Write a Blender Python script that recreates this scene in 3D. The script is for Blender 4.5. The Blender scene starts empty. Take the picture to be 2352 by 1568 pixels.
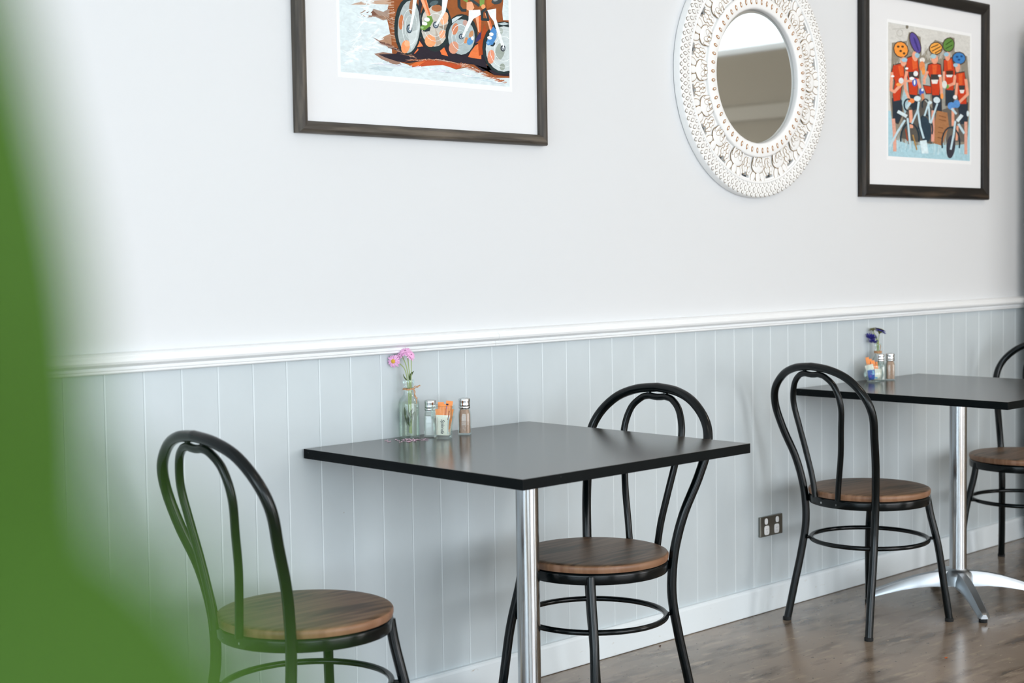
import bpy, bmesh, math, random
from mathutils import Vector, Matrix
random.seed(7)
EXPO = -0.10
BLOCKER_W = 0.345
LEAF_A = [Vector(v) for v in ((-1.2361, -2.9385, 1.1556), (-1.2366, -2.9352, 1.1916), (-1.2365, -2.9328, 1.2223), (-1.2362, -2.9308, 1.25), (-1.2354, -2.9287, 1.2868))]
LEAF_B = [Vector(v) for v in ((-1.2505, -3.0193, 1.168), (-1.2532, -3.0153, 1.1863), (-1.2563, -3.0113, 1.1994), (-1.2608, -3.0061, 1.2099), (-1.2668, -2.9997, 1.2179))]
SC = bpy.context.scene
COL = SC.collection
PI = math.pi

# ------------------------------------------------------------------ camera
cam_d = bpy.data.cameras.new('camera')
cam = bpy.data.objects.new('camera', cam_d)
COL.objects.link(cam)
R_ = Vector((0.72289153, -0.6907931, -0.01525543)); U_ = Vector((0.05111873, 0.03144989, 0.99819726)); F_ = Vector((0.689068, 0.72236818, -0.05804733))
m = Matrix((R_, U_, -F_)).transposed().to_4x4()
m.translation = Vector((-1.29278, -3.09812, 1.23578))
cam.matrix_world = m
cam_d.sensor_width = 36.0
cam_d.lens = 3450.43 * 36 / 2352
cam_d.clip_start = 0.01
cam_d.dof.use_dof = True
cam_d.dof.focus_distance = 4.2
cam_d.dof.aperture_fstop = 4.0
SC.camera = cam

# ------------------------------------------------------------------ exposure
SC.view_settings.view_transform = 'Standard'
SC.view_settings.look = 'None'
SC.view_settings.exposure = EXPO
SC.view_settings.gamma = 1.0
SC.view_settings.use_curve_mapping = False
SC.render.film_transparent = False
SC.cycles.max_bounces = 10
SC.cycles.diffuse_bounces = 5
SC.cycles.glossy_bounces = 5
SC.cycles.transmission_bounces = 10
SC.cycles.transparent_max_bounces = 32
SC.cycles.use_denoising = True
SC.cycles.caustics_refractive = False
SC.cycles.caustics_reflective = False
SC.cycles.sample_clamp_indirect = 6.0

# ------------------------------------------------------------------ daylight
world = bpy.data.worlds.new('sky'); SC.world = world; world.use_nodes = True
bg = world.node_tree.nodes['Background']
bg.inputs[0].default_value = (0.86, 0.92, 1.0, 1)
bg.inputs[1].default_value = 3.0

def area(name, loc, rot, sx, sy, power, col):
    d = bpy.data.lights.new(name, 'AREA'); d.shape = 'RECTANGLE'; d.size = sx; d.size_y = sy
    d.energy = power; d.color = col
    o = bpy.data.objects.new(name, d); COL.objects.link(o); o.location = loc; o.rotation_euler = rot
    return o
# daylight coming in through the two shop windows of the street side and the side window
area('daylight_main', (1.6, -6.42, 1.42), (PI/2, 0, 0), 3.3, 2.45, 128, (0.97, 0.97, 1.0))
area('daylight_second', (5.6, -6.42, 1.42), (PI/2, 0, 0), 1.7, 2.45, 74, (1.0, 0.95, 0.90))
area('daylight_side', (-5.42, -3.2, 1.45), (PI/2, 0, -PI/2), 4.4, 2.1, 130, (0.70, 0.88, 1.0))
area('added_fill_light', (-2.8, -6.42, 1.42), (PI/2, 0, 0), 3.0, 2.45, 84, (0.76, 0.90, 1.0))  # added fill light from the front left, brightens the shade under the tables
# recessed ceiling lamps
area('ceiling_lamp_light', (0.6, -2.2, 3.065), (0, 0, 0), 0.5, 0.5, 3, (1.0, 0.90, 0.78))
area('ceiling_lamp_light', (3.9, -1.9, 3.065), (0, 0, 0), 0.5, 0.5, 12, (1.0, 0.84, 0.66))

# ------------------------------------------------------------------ helpers
def lin(h):
    if isinstance(h, str):
        c = [int(h[i:i+2], 16)/255 for i in (0, 2, 4)]
    else:
        c = [v/255 for v in h]
    return tuple(((v/12.92) if v <= 0.04045 else ((v+0.055)/1.055)**2.4) for v in c) + (1.0,)

MATS = {}
def mat(name, col, rough=0.5, metal=0.0, spec=0.5, trans=0.0, ior=1.45, coat=0.0, noise=None, bump=None, emis=None):
    if name in MATS: return MATS[name]
    mt = bpy.data.materials.new(name); mt.use_nodes = True
    nt = mt.node_tree; b = nt.nodes['Principled BSDF']
    b.inputs['Base Color'].default_value = lin(col)
    b.inputs['Roughness'].default_value = rough
    b.inputs['Metallic'].default_value = metal
    b.inputs['IOR'].default_value = ior
    b.inputs['Specular IOR Level'].default_value = spec
    b.inputs['Transmission Weight'].default_value = trans
    b.inputs['Coat Weight'].default_value = coat
    tc = nt.nodes.new('ShaderNodeTexCoord')
    if noise:   # (scale xyz, second colour, low, high, detail)
        mp = nt.nodes.new('ShaderNodeMapping'); mp.inputs['Scale'].default_value = noise[0]
        nt.links.new(tc.outputs['Object'], mp.inputs[0])
        n = nt.nodes.new('ShaderNodeTexNoise'); n.inputs['Scale'].default_value = 1; n.inputs['Detail'].default_value = noise[4] if len(noise) > 4 else 5
        nt.links.new(mp.outputs[0], n.inputs['Vector'])
        r = nt.nodes.new('ShaderNodeValToRGB')
        r.color_ramp.elements[0].position = noise[2]; r.color_ramp.elements[0].color = lin(col)
        r.color_ramp.elements[1].position = noise[3]; r.color_ramp.elements[1].color = lin(noise[1])
        nt.links.new(n.outputs[0], r.inputs[0]); nt.links.new(r.outputs[0], b.inputs['Base Color'])
    if bump:    # (scale, strength, distance)
        mp2 = nt.nodes.new('ShaderNodeMapping')
        s = bump[0] if isinstance(bump[0], tuple) else (bump[0],)*3
        mp2.inputs['Scale'].default_value = s
        nt.links.new(tc.outputs['Object'], mp2.inputs[0])
        n2 = nt.nodes.new('ShaderNodeTexNoise'); n2.inputs['Scale'].default_value = 1; n2.inputs['Detail'].default_value = 4
        nt.links.new(mp2.outputs[0], n2.inputs['Vector'])
        bp = nt.nodes.new('ShaderNodeBump'); bp.inputs['Strength'].default_value = bump[1]; bp.inputs['Distance'].default_value = bump[2]
        nt.links.new(n2.outputs[0], bp.inputs['Height']); nt.links.new(bp.outputs[0], b.inputs['Normal'])
    if emis:
        b.inputs['Emission Color'].default_value = lin(emis[0]); b.inputs['Emission Strength'].default_value = emis[1]
    MATS[name] = mt
    return mt

def mix_layer(mt, scale, col, lo, hi, detail=6, coord='Object', rough=None):
    """lay a second, noise-masked colour over whatever feeds the base colour"""
    nt = mt.node_tree; b = nt.nodes['Principled BSDF']
    tc = nt.nodes.new('ShaderNodeTexCoord'); mp = nt.nodes.new('ShaderNodeMapping'); mp.inputs['Scale'].default_value = scale
    nt.links.new(tc.outputs[coord], mp.inputs[0])
    n = nt.nodes.new('ShaderNodeTexNoise'); n.inputs['Scale'].default_value = 1; n.inputs['Detail'].default_value = detail
    nt.links.new(mp.outputs[0], n.inputs['Vector'])
    mr = nt.nodes.new('ShaderNodeMapRange'); mr.inputs[1].default_value = lo; mr.inputs[2].default_value = hi
    nt.links.new(n.outputs[0], mr.inputs[0])
    mx = nt.nodes.new('ShaderNodeMix'); mx.data_type = 'RGBA'
    nt.links.new(mr.outputs[0], mx.inputs[0])
    if b.inputs['Base Color'].is_linked:
        nt.links.new(b.inputs['Base Color'].links[0].from_socket, mx.inputs[6])
    else:
        mx.inputs[6].default_value = b.inputs['Base Color'].default_value
    mx.inputs[7].default_value = lin(col)
    nt.links.new(mx.outputs[2], b.inputs['Base Color'])

def thin_glass(name, tint, lo=0.02, hi=0.38):
    """clear glass or water: lets light straight through and mirrors the room towards its edges"""
    mt = bpy.data.materials.new(name); mt.use_nodes = True; nt = mt.node_tree; nt.nodes.clear()
    o = nt.nodes.new('ShaderNodeOutputMaterial'); t = nt.nodes.new('ShaderNodeBsdfTransparent'); t.inputs[0].default_value = lin(tint)
    g = nt.nodes.new('ShaderNodeBsdfGlossy'); g.inputs['Roughness'].default_value = 0.02; g.inputs[0].default_value = (0.9, 0.95, 0.96, 1)
    f = nt.nodes.new('ShaderNodeLayerWeight'); f.inputs[0].default_value = 0.28
    mr = nt.nodes.new('ShaderNodeMapRange'); mr.inputs[3].default_value = lo; mr.inputs[4].default_value = hi
    mx = nt.nodes.new('ShaderNodeMixShader')
    nt.links.new(f.outputs['Fresnel'], mr.inputs[0]); nt.links.new(mr.outputs[0], mx.inputs[0])
    nt.links.new(t.outputs[0], mx.inputs[1]); nt.links.new(g.outputs[0], mx.inputs[2]); nt.links.new(mx.outputs[0], o.inputs[0])
    MATS[name] = mt; return mt

class MB:
    """collects shapes into one bmesh"""
    def __init__(s): s.bm = bmesh.new()
    def box(s, a, b, mi=0, bevel=0):
        x0, y0, z0 = a; x1, y1, z1 = b
        v = [s.bm.verts.new(p) for p in ((x0,y0,z0),(x1,y0,z0),(x1,y1,z0),(x0,y1,z0),(x0,y0,z1),(x1,y0,z1),(x1,y1,z1),(x0,y1,z1))]
        fs = [s.bm.faces.new([v[i] for i in q]) for q in ((0,3,2,1),(4,5,6,7),(0,1,5,4),(1,2,6,5),(2,3,7,6),(3,0,4,7))]
        for f in fs: f.material_index = mi
        if bevel:
            es = list({e for f in fs for e in f.edges})
            bmesh.ops.bevel(s.bm, geom=es, offset=bevel, segments=2, affect='EDGES', profile=0.6)
        return s
    def poly(s, pts, mi=0, smooth=False):
        f = s.bm.faces.new([s.bm.verts.new(p) for p in pts]); f.material_index = mi; f.smooth = smooth; return f
    def grid(s, rows, mi=0, closed_u=False, closed_v=False, smooth=True, cap0=False, cap1=False):
        V = [[s.bm.verts.new(p) for p in r] for r in rows]
        nu, nv = len(V), len(V[0])
        for i in range(nu if closed_u else nu-1):
            for j in range(nv if closed_v else nv-1):
                f = s.bm.faces.new((V[i][j], V[i][(j+1) % nv], V[(i+1) % nu][(j+1) % nv], V[(i+1) % nu][j])); f.material_index = mi; f.smooth = smooth
        if cap0: f = s.bm.faces.new(V[0][::-1]); f.material_index = mi
        if cap1: f = s.bm.faces.new(V[-1]); f.material_index = mi
        return s
    def tube(s, pts, r, seg=14, mi=0, closed=False, caps=True):
        P = [Vector(p) for p in pts]; n = len(P)
        T = []
        for i in range(n):
            a = P[i-1] if (i > 0 or closed) else P[i]; b = P[(i+1) % n] if (i < n-1 or closed) else P[i]
            T.append((b-a).normalized())
        up = Vector((0,0,1)) if abs(T[0].z) < 0.9 else Vector((1,0,0))
        N = (up - T[0]*up.dot(T[0])).normalized(); rows = []
        for i in range(n):
            N = (N - T[i]*N.dot(T[i])).normalized(); B = T[i].cross(N)
            rr = r[i] if isinstance(r, (list, tuple)) else r
            rows.append([P[i] + (N*math.cos(2*PI*k/seg) + B*math.sin(2*PI*k/seg))*rr for k in range(seg)])
        s.grid(rows, mi, closed_u=closed, closed_v=True, cap0=caps and not closed, cap1=caps and not closed)
        return s
    def lathe(s, prof, c=(0,0,0), seg=32, mi=0, cap0=False, cap1=False, sq=None):
        rows = []
        for r, z in prof:
            row = []
            for k in range(seg):
                a = 2*PI*k/seg
                q = 1.0
                if sq:   # rounded-square section
                    e = sq; q = (abs(math.cos(a))**e + abs(math.sin(a))**e)**(-1/e)
                row.append((c[0]+r*q*math.cos(a), c[1]+r*q*math.sin(a), c[2]+z))
            rows.append(row)
        s.grid(rows, mi, closed_v=True, cap0=cap0, cap1=cap1); return s
    def build(s, name, mats, parent=None, loc=None, rot=None):
        me = bpy.data.meshes.new(name)
        bmesh.ops.recalc_face_normals(s.bm, faces=s.bm.faces[:]); 
        for e in s.bm.edges:
            if len(e.link_faces) == 2 and e.calc_face_angle(0) > 0.75: e.smooth = False
        s.bm.to_mesh(me); s.bm.free()
        for mm in (mats if isinstance(mats, (list, tuple)) else [mats]): me.materials.append(mm)
        o = bpy.data.objects.new(name, me); COL.objects.link(o)
        if parent is not None: o.parent = parent
        if loc is not None: o.location = loc
        if rot is not None: o.rotation_euler = rot
        return o

def tag(o, label=None, cat=None, group=None, kind=None):
    if label: o['label'] = label
    if cat: o['category'] = cat
    if group: o['group'] = group
    if kind: o['kind'] = kind
    return o
def empty(name, loc=(0,0,0), rz=0.0):
    o = bpy.data.objects.new(name, None); COL.objects.link(o); o.location = loc; o.rotation_euler = (0,0,rz); o.empty_display_size = 0.05
    return o
def struct(name, mb, mats): return tag(mb.build(name, mats), kind='structure')
def copy_tree(o, parent=None):
    c = o.copy(); COL.objects.link(c); c.parent = parent
    for ch in list(o.children): copy_tree(ch, c)
    return c
def crom(P, n=8):
    out = []
    for i in range(len(P)-1):
        a = Vector(P[max(i-1,0)]); b = Vector(P[i]); c = Vector(P[i+1]); d = Vector(P[min(i+2, len(P)-1)])
        for k in range(n):
            t = k/n; out.append(0.5*((2*b)+(c-a)*t+(2*a-5*b+4*c-d)*t*t+(3*b-a-3*c+d)*t**3))
    out.append(Vector(P[-1])); return out
# ------------------------------------------------------------------ materials
M_wall = mat('wall_paint', 'D9DBDD', 0.62, spec=0.3, bump=(60, 0.05, 0.002))
M_panel = mat('panel_paint', 'C6CFD3', 0.42, spec=0.4, noise=((7, 1, 5), 'C1CACE', 0.35, 0.75), bump=(25, 0.06, 0.002))
mix_layer(M_panel, (90, 1, 60), 'A09C90', 0.74, 0.80)
M_trim = mat('trim_paint', 'EEF0F1', 0.35, spec=0.5, bump=(40, 0.08, 0.002))
M_base = mat('skirting_paint', 'E6EEF2', 0.45, spec=0.45, bump=((14, 8, 60), 0.12, 0.003))
mix_layer(M_base, (26, 10, 60), 'B9A994', 0.68, 0.80)
M_ceil = mat('ceiling_paint', 'F2F0EC', 0.7)
M_taupe = mat('far_wall_paint', '968C7C', 0.6)
M_floor = mat('polished_concrete', '7E7163', 0.22, spec=0.7, noise=((2.2, 2.2, 1), '917F6E', 0.35, 0.65, 12), bump=(14, 0.16, 0.004))
mix_layer(M_floor, (4, 14, 1), '5D5044', 0.50, 0.70, 12)
mix_layer(M_floor, (9, 30, 1), '9D8C79', 0.56, 0.72, 12)
mix_layer(M_floor, (55, 90, 1), '3E332A', 0.68, 0.71, 3)
mix_layer(M_floor, (34, 60, 1), 'B5A58F', 0.70, 0.75, 3)
M_black = mat('black_tube_paint', '03090B', 0.19, spec=0.34)
M_rubber = mat('black_rubber', '101112', 0.8)
M_steel = mat('brushed_steel', 'BCC0C4', 0.20, metal=1.0, noise=((90, 90, 3), 'A39A90', 0.45, 0.7), bump=((60, 60, 6), 0.10, 0.001))
M_alu = mat('cast_aluminium', 'B2B8BD', 0.36, metal=1.0, bump=(30, 0.12, 0.002))
M_chrome = mat('chrome', 'D8D8D8', 0.12, metal=1.0)
M_laminate = mat('black_laminate', '322D26', 0.19, spec=0.8, noise=((4, 40, 4), '38332C', 0.4, 0.7), bump=((180, 180, 180), 0.03, 0.001))
M_edge = mat('black_edge_strip', '03080A', 0.5, spec=0.12)
mix_layer(M_edge, (70, 70, 160), '4A5052', 0.72, 0.76)
M_glass = thin_glass('clear_glass', 'FBFDFC')
M_water = thin_glass('water', 'FCFDF8', 0.0, 0.10)
M_matboard = mat('white_mat_board', 'E2E3E5', 0.8)
M_paper = mat('print_paper', 'ECEDEE', 0.7)

def wood(name, c1, c2, c3, s=1.0, rough=0.42):
    mt = mat(name, c1, rough, spec=0.45, noise=((5*s, 75*s, 5*s), c2, 0.38, 0.62, 10), bump=((10*s, 120*s, 10*s), 0.12, 0.002))
    mix_layer(mt, (3.5*s, 26*s, 3.5*s), c3, 0.54, 0.64, 5)
    return mt
M_seat = wood('dark_stained_seat_wood', '7A614B', '5E4836', '493929')
M_seat_edge = wood('worn_seat_edge', '8E6A50', '7C5840', '94705A')
M_framew = wood('dark_grained_frame_wood', '4B443B', '332E29', '6A6053', 1.6, 0.5)

# ------------------------------------------------------------------ the room
XA, XB, YW, ZC = -5.5, 7.4, -6.5, 3.1
X0, SP = 0.38378, 0.1                    # first groove of the panelling, board width
ZRB, ZRT, ZB = 0.977, 1.026, 0.0908
struct('floor', MB().box((XA, YW, -0.1), (XB, 0.12, 0.0)), M_floor)
struct('ceiling', MB().box((XA, YW, ZC), (XB, 0.12, ZC+0.1)), M_ceil)
w = MB(); w.box((XA, 0.0, ZRT-0.01), (XB, 0.12, ZC)); w.box((XA, 0.012, 0), (XB, 0.12, ZRT-0.01)); struct('wall_back', w, M_wall)

# tongue and groove boards: a folded sheet with a V groove between boards
M_groove = mat('painted_groove_highlight', 'D2DADD', 0.4)  # lighter colour paints in the highlight along each groove
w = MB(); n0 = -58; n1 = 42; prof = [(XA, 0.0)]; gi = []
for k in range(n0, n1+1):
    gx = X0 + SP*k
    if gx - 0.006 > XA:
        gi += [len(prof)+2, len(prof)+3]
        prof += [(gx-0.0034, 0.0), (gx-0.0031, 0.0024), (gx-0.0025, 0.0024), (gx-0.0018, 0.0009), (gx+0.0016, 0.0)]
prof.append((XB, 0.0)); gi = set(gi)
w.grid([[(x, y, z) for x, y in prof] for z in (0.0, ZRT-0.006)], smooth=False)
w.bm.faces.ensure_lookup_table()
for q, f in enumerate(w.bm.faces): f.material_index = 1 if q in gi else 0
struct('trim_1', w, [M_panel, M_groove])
# chair rail, moulded
pr = [(0,1.026),(-0.010,1.0258),(-0.020,1.0235),(-0.0265,1.0195),(-0.0275,1.0175),(-0.0285,1.0165),(-0.0325,1.012),(-0.0335,1.006),(-0.0315,1.0005),(-0.026,0.9965),(-0.019,0.9945),(-0.016,0.9925),(-0.0165,0.9905),(-0.0185,0.9890),(-0.0190,0.9868),(-0.0178,0.9850),(-0.0165,0.9842),(-0.0170,0.9825),(-0.0165,0.9800),(-0.013,0.9778),(-0.006,0.977),(0,0.977)]
for i, (a, b) in enumerate(((XA, 1.582), (1.5828, XB))):
    w = MB(); w.grid([[(x, y, z) for y, z in pr] for x in (a, b)], cap0=True, cap1=True, smooth=False); struct('trim_%d' % (i+2), w, M_trim)
# skirting
w = MB(); bp_ = [(0.003, ZB), (-0.012, ZB), (-0.0165, ZB-0.004), (-0.018, ZB-0.010), (-0.018, 0.004), (-0.0165, 0.0015), (0.003, 0.0015)]
w.grid([[(x, y, z) for y, z in bp_] for x in (XA, XB)], cap0=True, cap1=True, smooth=False); struct('baseboard_back', w, M_base)

# street side wall with two window openings and an added fill opening, and the two end walls
def wall_open(name, axis, c, a, b, holes, m_):
    """wall in plane x=c or y=c running a..b with rectangular openings (u0,u1,z0,z1)"""
    w = MB(); t = 0.12
    def bx(u0, u1, z0, z1):
        if axis == 'y': w.box((u0, c-t, z0), (u1, c, z1))
        else: w.box((c-t if c < 0 else c, u0, z0), (c if c < 0 else c+t, u1, z1))
    u = a
    for (h0, h1, z0, z1) in holes:
        bx(u, h0, 0, ZC); bx(h0, h1, 0, z0); bx(h0, h1, z1, ZC); u = h1
    bx(u, b, 0, ZC)
    return struct(name, w, m_)
wall_open('wall_front', 'y', YW, XA, XB, [(-4.4, -1.2, 0.12, 2.7), (-0.1, 3.3, 0.12, 2.7), (4.7, 6.5, 0.12, 2.7)], M_wall)
wall_open('wall_left', 'x', XA, YW, 0.0, [(-5.5, -0.9, 0.35, 2.6)], M_wall)
wall_open('wall_right', 'x', XB, YW, 0.0, [(-5.2, -2.2, 2.64, 2.98)], M_taupe)
w = MB(); w.box((XB-0.03, YW, 2.16), (XB, 0.0, 2.26)); struct('trim_4', w, mat('dull_ledge_paint', 'A8A093', 0.6))
def window(name, axis, c, u0, u1, z0, z1):
    w = MB(); f = 0.05
    def bx(a0, a1, b0, b1, d0=-0.08, d1=-0.03):
        if axis == 'y': w.box((a0, c+d0, b0), (a1, c+d1, b1))
        else: w.box((c-d1 if c > 0 else c+d0, a0, b0), (c-d0 if c > 0 else c+d1, a1, b1))
    bx(u0, u1, z0, z0+f); bx(u0, u1, z1-f, z1); bx(u0, u0+f, z0, z1); bx(u1-f, u1, z0, z1); um = (u0+u1)/2; bx(um-f/2, um+f/2, z0, z1) if z1-z0 > 1 else None
    o = struct(name, w, M_trim)
    w = MB()
    def pane(a0, a1, b0, b1):
        if axis == 'y': w.box((a0, c-0.06, b0), (a1, c-0.055, b1))
        else: w.box((c+0.055 if c > 0 else c-0.06, a0, b0), (c+0.06 if c > 0 else c-0.055, a1, b1))
    pane(u0+f, um-f/2, z0+f, z1-f); pane(um+f/2, u1-f, z0+f, z1-f)
    w.build('window_pane', M_glass, o)
window('window_1', 'y', YW, -0.1, 3.3, 0.12, 2.7)
window('added_fill_window', 'y', YW, -4.4, -1.2, 0.12, 2.7)  # unseen window added to carry the front-left fill light
window('window_2', 'y', YW, 4.7, 6.5, 0.12, 2.7)
window('window_4', 'x', XB, -5.2, -2.2, 2.64, 2.98)
window('window_3', 'x', XA, -5.5, -0.9, 0.35, 2.6)
for (x, y, lb) in ((0.6, -2.2, 'flush square ceiling light behind the camera, left of the pair'), (3.9, -1.9, 'flush square ceiling light above the far table')):
    r = empty('ceiling_light', (x, y, ZC)); tag(r, lb, 'ceiling light', 'flush ceiling lights')
    w = MB()
    for a, b in (((-0.29,-0.29,-0.02),(0.29,-0.26,0)),((-0.29,0.26,-0.02),(0.29,0.29,0)),((-0.29,-0.26,-0.02),(-0.26,0.26,0)),((0.26,-0.26,-0.02),(0.29,0.26,0))): w.box(a, b)
    w.build('frame', M_trim, r)
    MB().box((-0.26,-0.26,-0.012), (0.26,0.26,0)).build('diffuser', mat('lamp_diffuser', 'FFF4E4', 0.6, emis=('FFE8CC', 1.2)), r)
# unseen cupboard added at the right to keep the daylight off the end of the wall
r = empty('added_light_blocker', (4.90, -0.42, 0)); tag(r, 'tall grey cupboard-shaped light blocker added at the right end of the panelled wall, just outside the view', 'cupboard')
M_blocker = mat('blocker_laminate', '6F675C', 0.5)
MB().box((-BLOCKER_W, -0.30, 0.06), (0.34, 0.30, 2.13), bevel=0.004).build('body', M_blocker, r)
MB().box((-BLOCKER_W+0.02, -0.28, 0), (0.32, 0.28, 0.06)).build('plinth', M_rubber, r)
for s in (-1, 1):
    d = MB().box((0.02*s if s > 0 else -BLOCKER_W+0.004, -0.318, 0.08), (0.336 if s > 0 else -0.004, -0.30, 2.11), bevel=0.003).build('door', M_blocker, r)
    MB().box((0.05*s-0.008, -0.34, 0.95), (0.05*s+0.008, -0.318, 1.15), bevel=0.003).build('handle', M_steel, d)

# ------------------------------------------------------------------ tables
def make_table():
    t = empty('cafe_table')
    w = MB(); h = 0.397
    w.box((-h, -h, 0.754-0.0245), (h, h, 0.754), bevel=0.0016)
    for f in w.bm.faces:
        if abs(f.normal.z) < 0.5 and f.calc_area() > 0.001: f.material_index = 1
    w.bm.normal_update()
    for f in w.bm.faces: f.material_index = 0 if f.normal.z > 0.7 else 1
    w.build('tabletop', [M_laminate, M_edge], t)
    MB().lathe([(0.0291, 0.105), (0.0291, 0.715)], seg=40, cap0=True, cap1=True).build('column', M_steel, t)
    w = MB(); w.box((-0.16, -0.025, 0.715), (0.16, 0.025, 0.7295), bevel=0.002); w.box((-0.025, -0.16, 0.715), (0.025, 0.16, 0.7295), bevel=0.002)
    w.build('top_bracket', M_rubber, t)
    w = MB(); w.lathe([(0.052, 0.060), (0.050, 0.092), (0.044, 0.104), (0.036, 0.110), (0.031, 0.113), (0.0295, 0.117), (0.0292, 0.117)], seg=40, cap0=True); w.build('base_hub', M_alu, t)
    for k in range(4):
        a = PI/4 + k*PI/2; ca, sa = math.cos(a), math.sin(a)
        L = [0.030, 0.06, 0.10, 0.15, 0.20, 0.25, 0.29, 0.313, 0.322]
        top = [0.108, 0.107, 0.102, 0.091, 0.076, 0.059, 0.044, 0.035, 0.028]
        bot = [0.055, 0.056, 0.057, 0.053, 0.045, 0.034, 0.024, 0.015, 0.014]
        hw = [0.020, 0.023, 0.024, 0.0235, 0.0225, 0.0215, 0.0205, 0.0185, 0.011]
        rows = []
        for l, tz, bz, wd in zip(L, top, bot, hw):
            tw = wd*0.52
            sec = [(-wd, bz), (-wd*0.98, bz+(tz-bz)*0.35), (-tw*1.15, tz-0.004), (-tw, tz), (tw, tz), (tw*1.15, tz-0.004), (wd*0.98, bz+(tz-bz)*0.35), (wd, bz)]
            rows.append([(l*ca - q*sa, l*sa + q*ca, z) for q, z in sec])
        w = MB(); w.grid(rows, closed_v=True, cap0=True, cap1=True, smooth=True)
        o = w.build('base_arm', M_alu, t)
        w = MB(); w.lathe([(0.0, 0.0), (0.013, 0.0), (0.014, 0.002), (0.014, 0.012), (0.010, 0.0165), (0.0, 0.0165)], c=(0.304*ca, 0.304*sa, 0), seg=20); w.build('foot_pad', M_rubber, o)
    return t
T1 = make_table(); T1.location = (1.3205, -0.4045, 0)
tag(T1, 'square black cafe table in the foreground carrying pink flowers in a clear bottle', 'table', 'square black cafe tables')
T2 = copy_tree(T1); T2.location = (3.4157, -0.4045, 0)
tag(T2, 'far square black cafe table under the framed group picture, carrying dried blue flowers', 'table', 'square black cafe tables')

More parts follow.
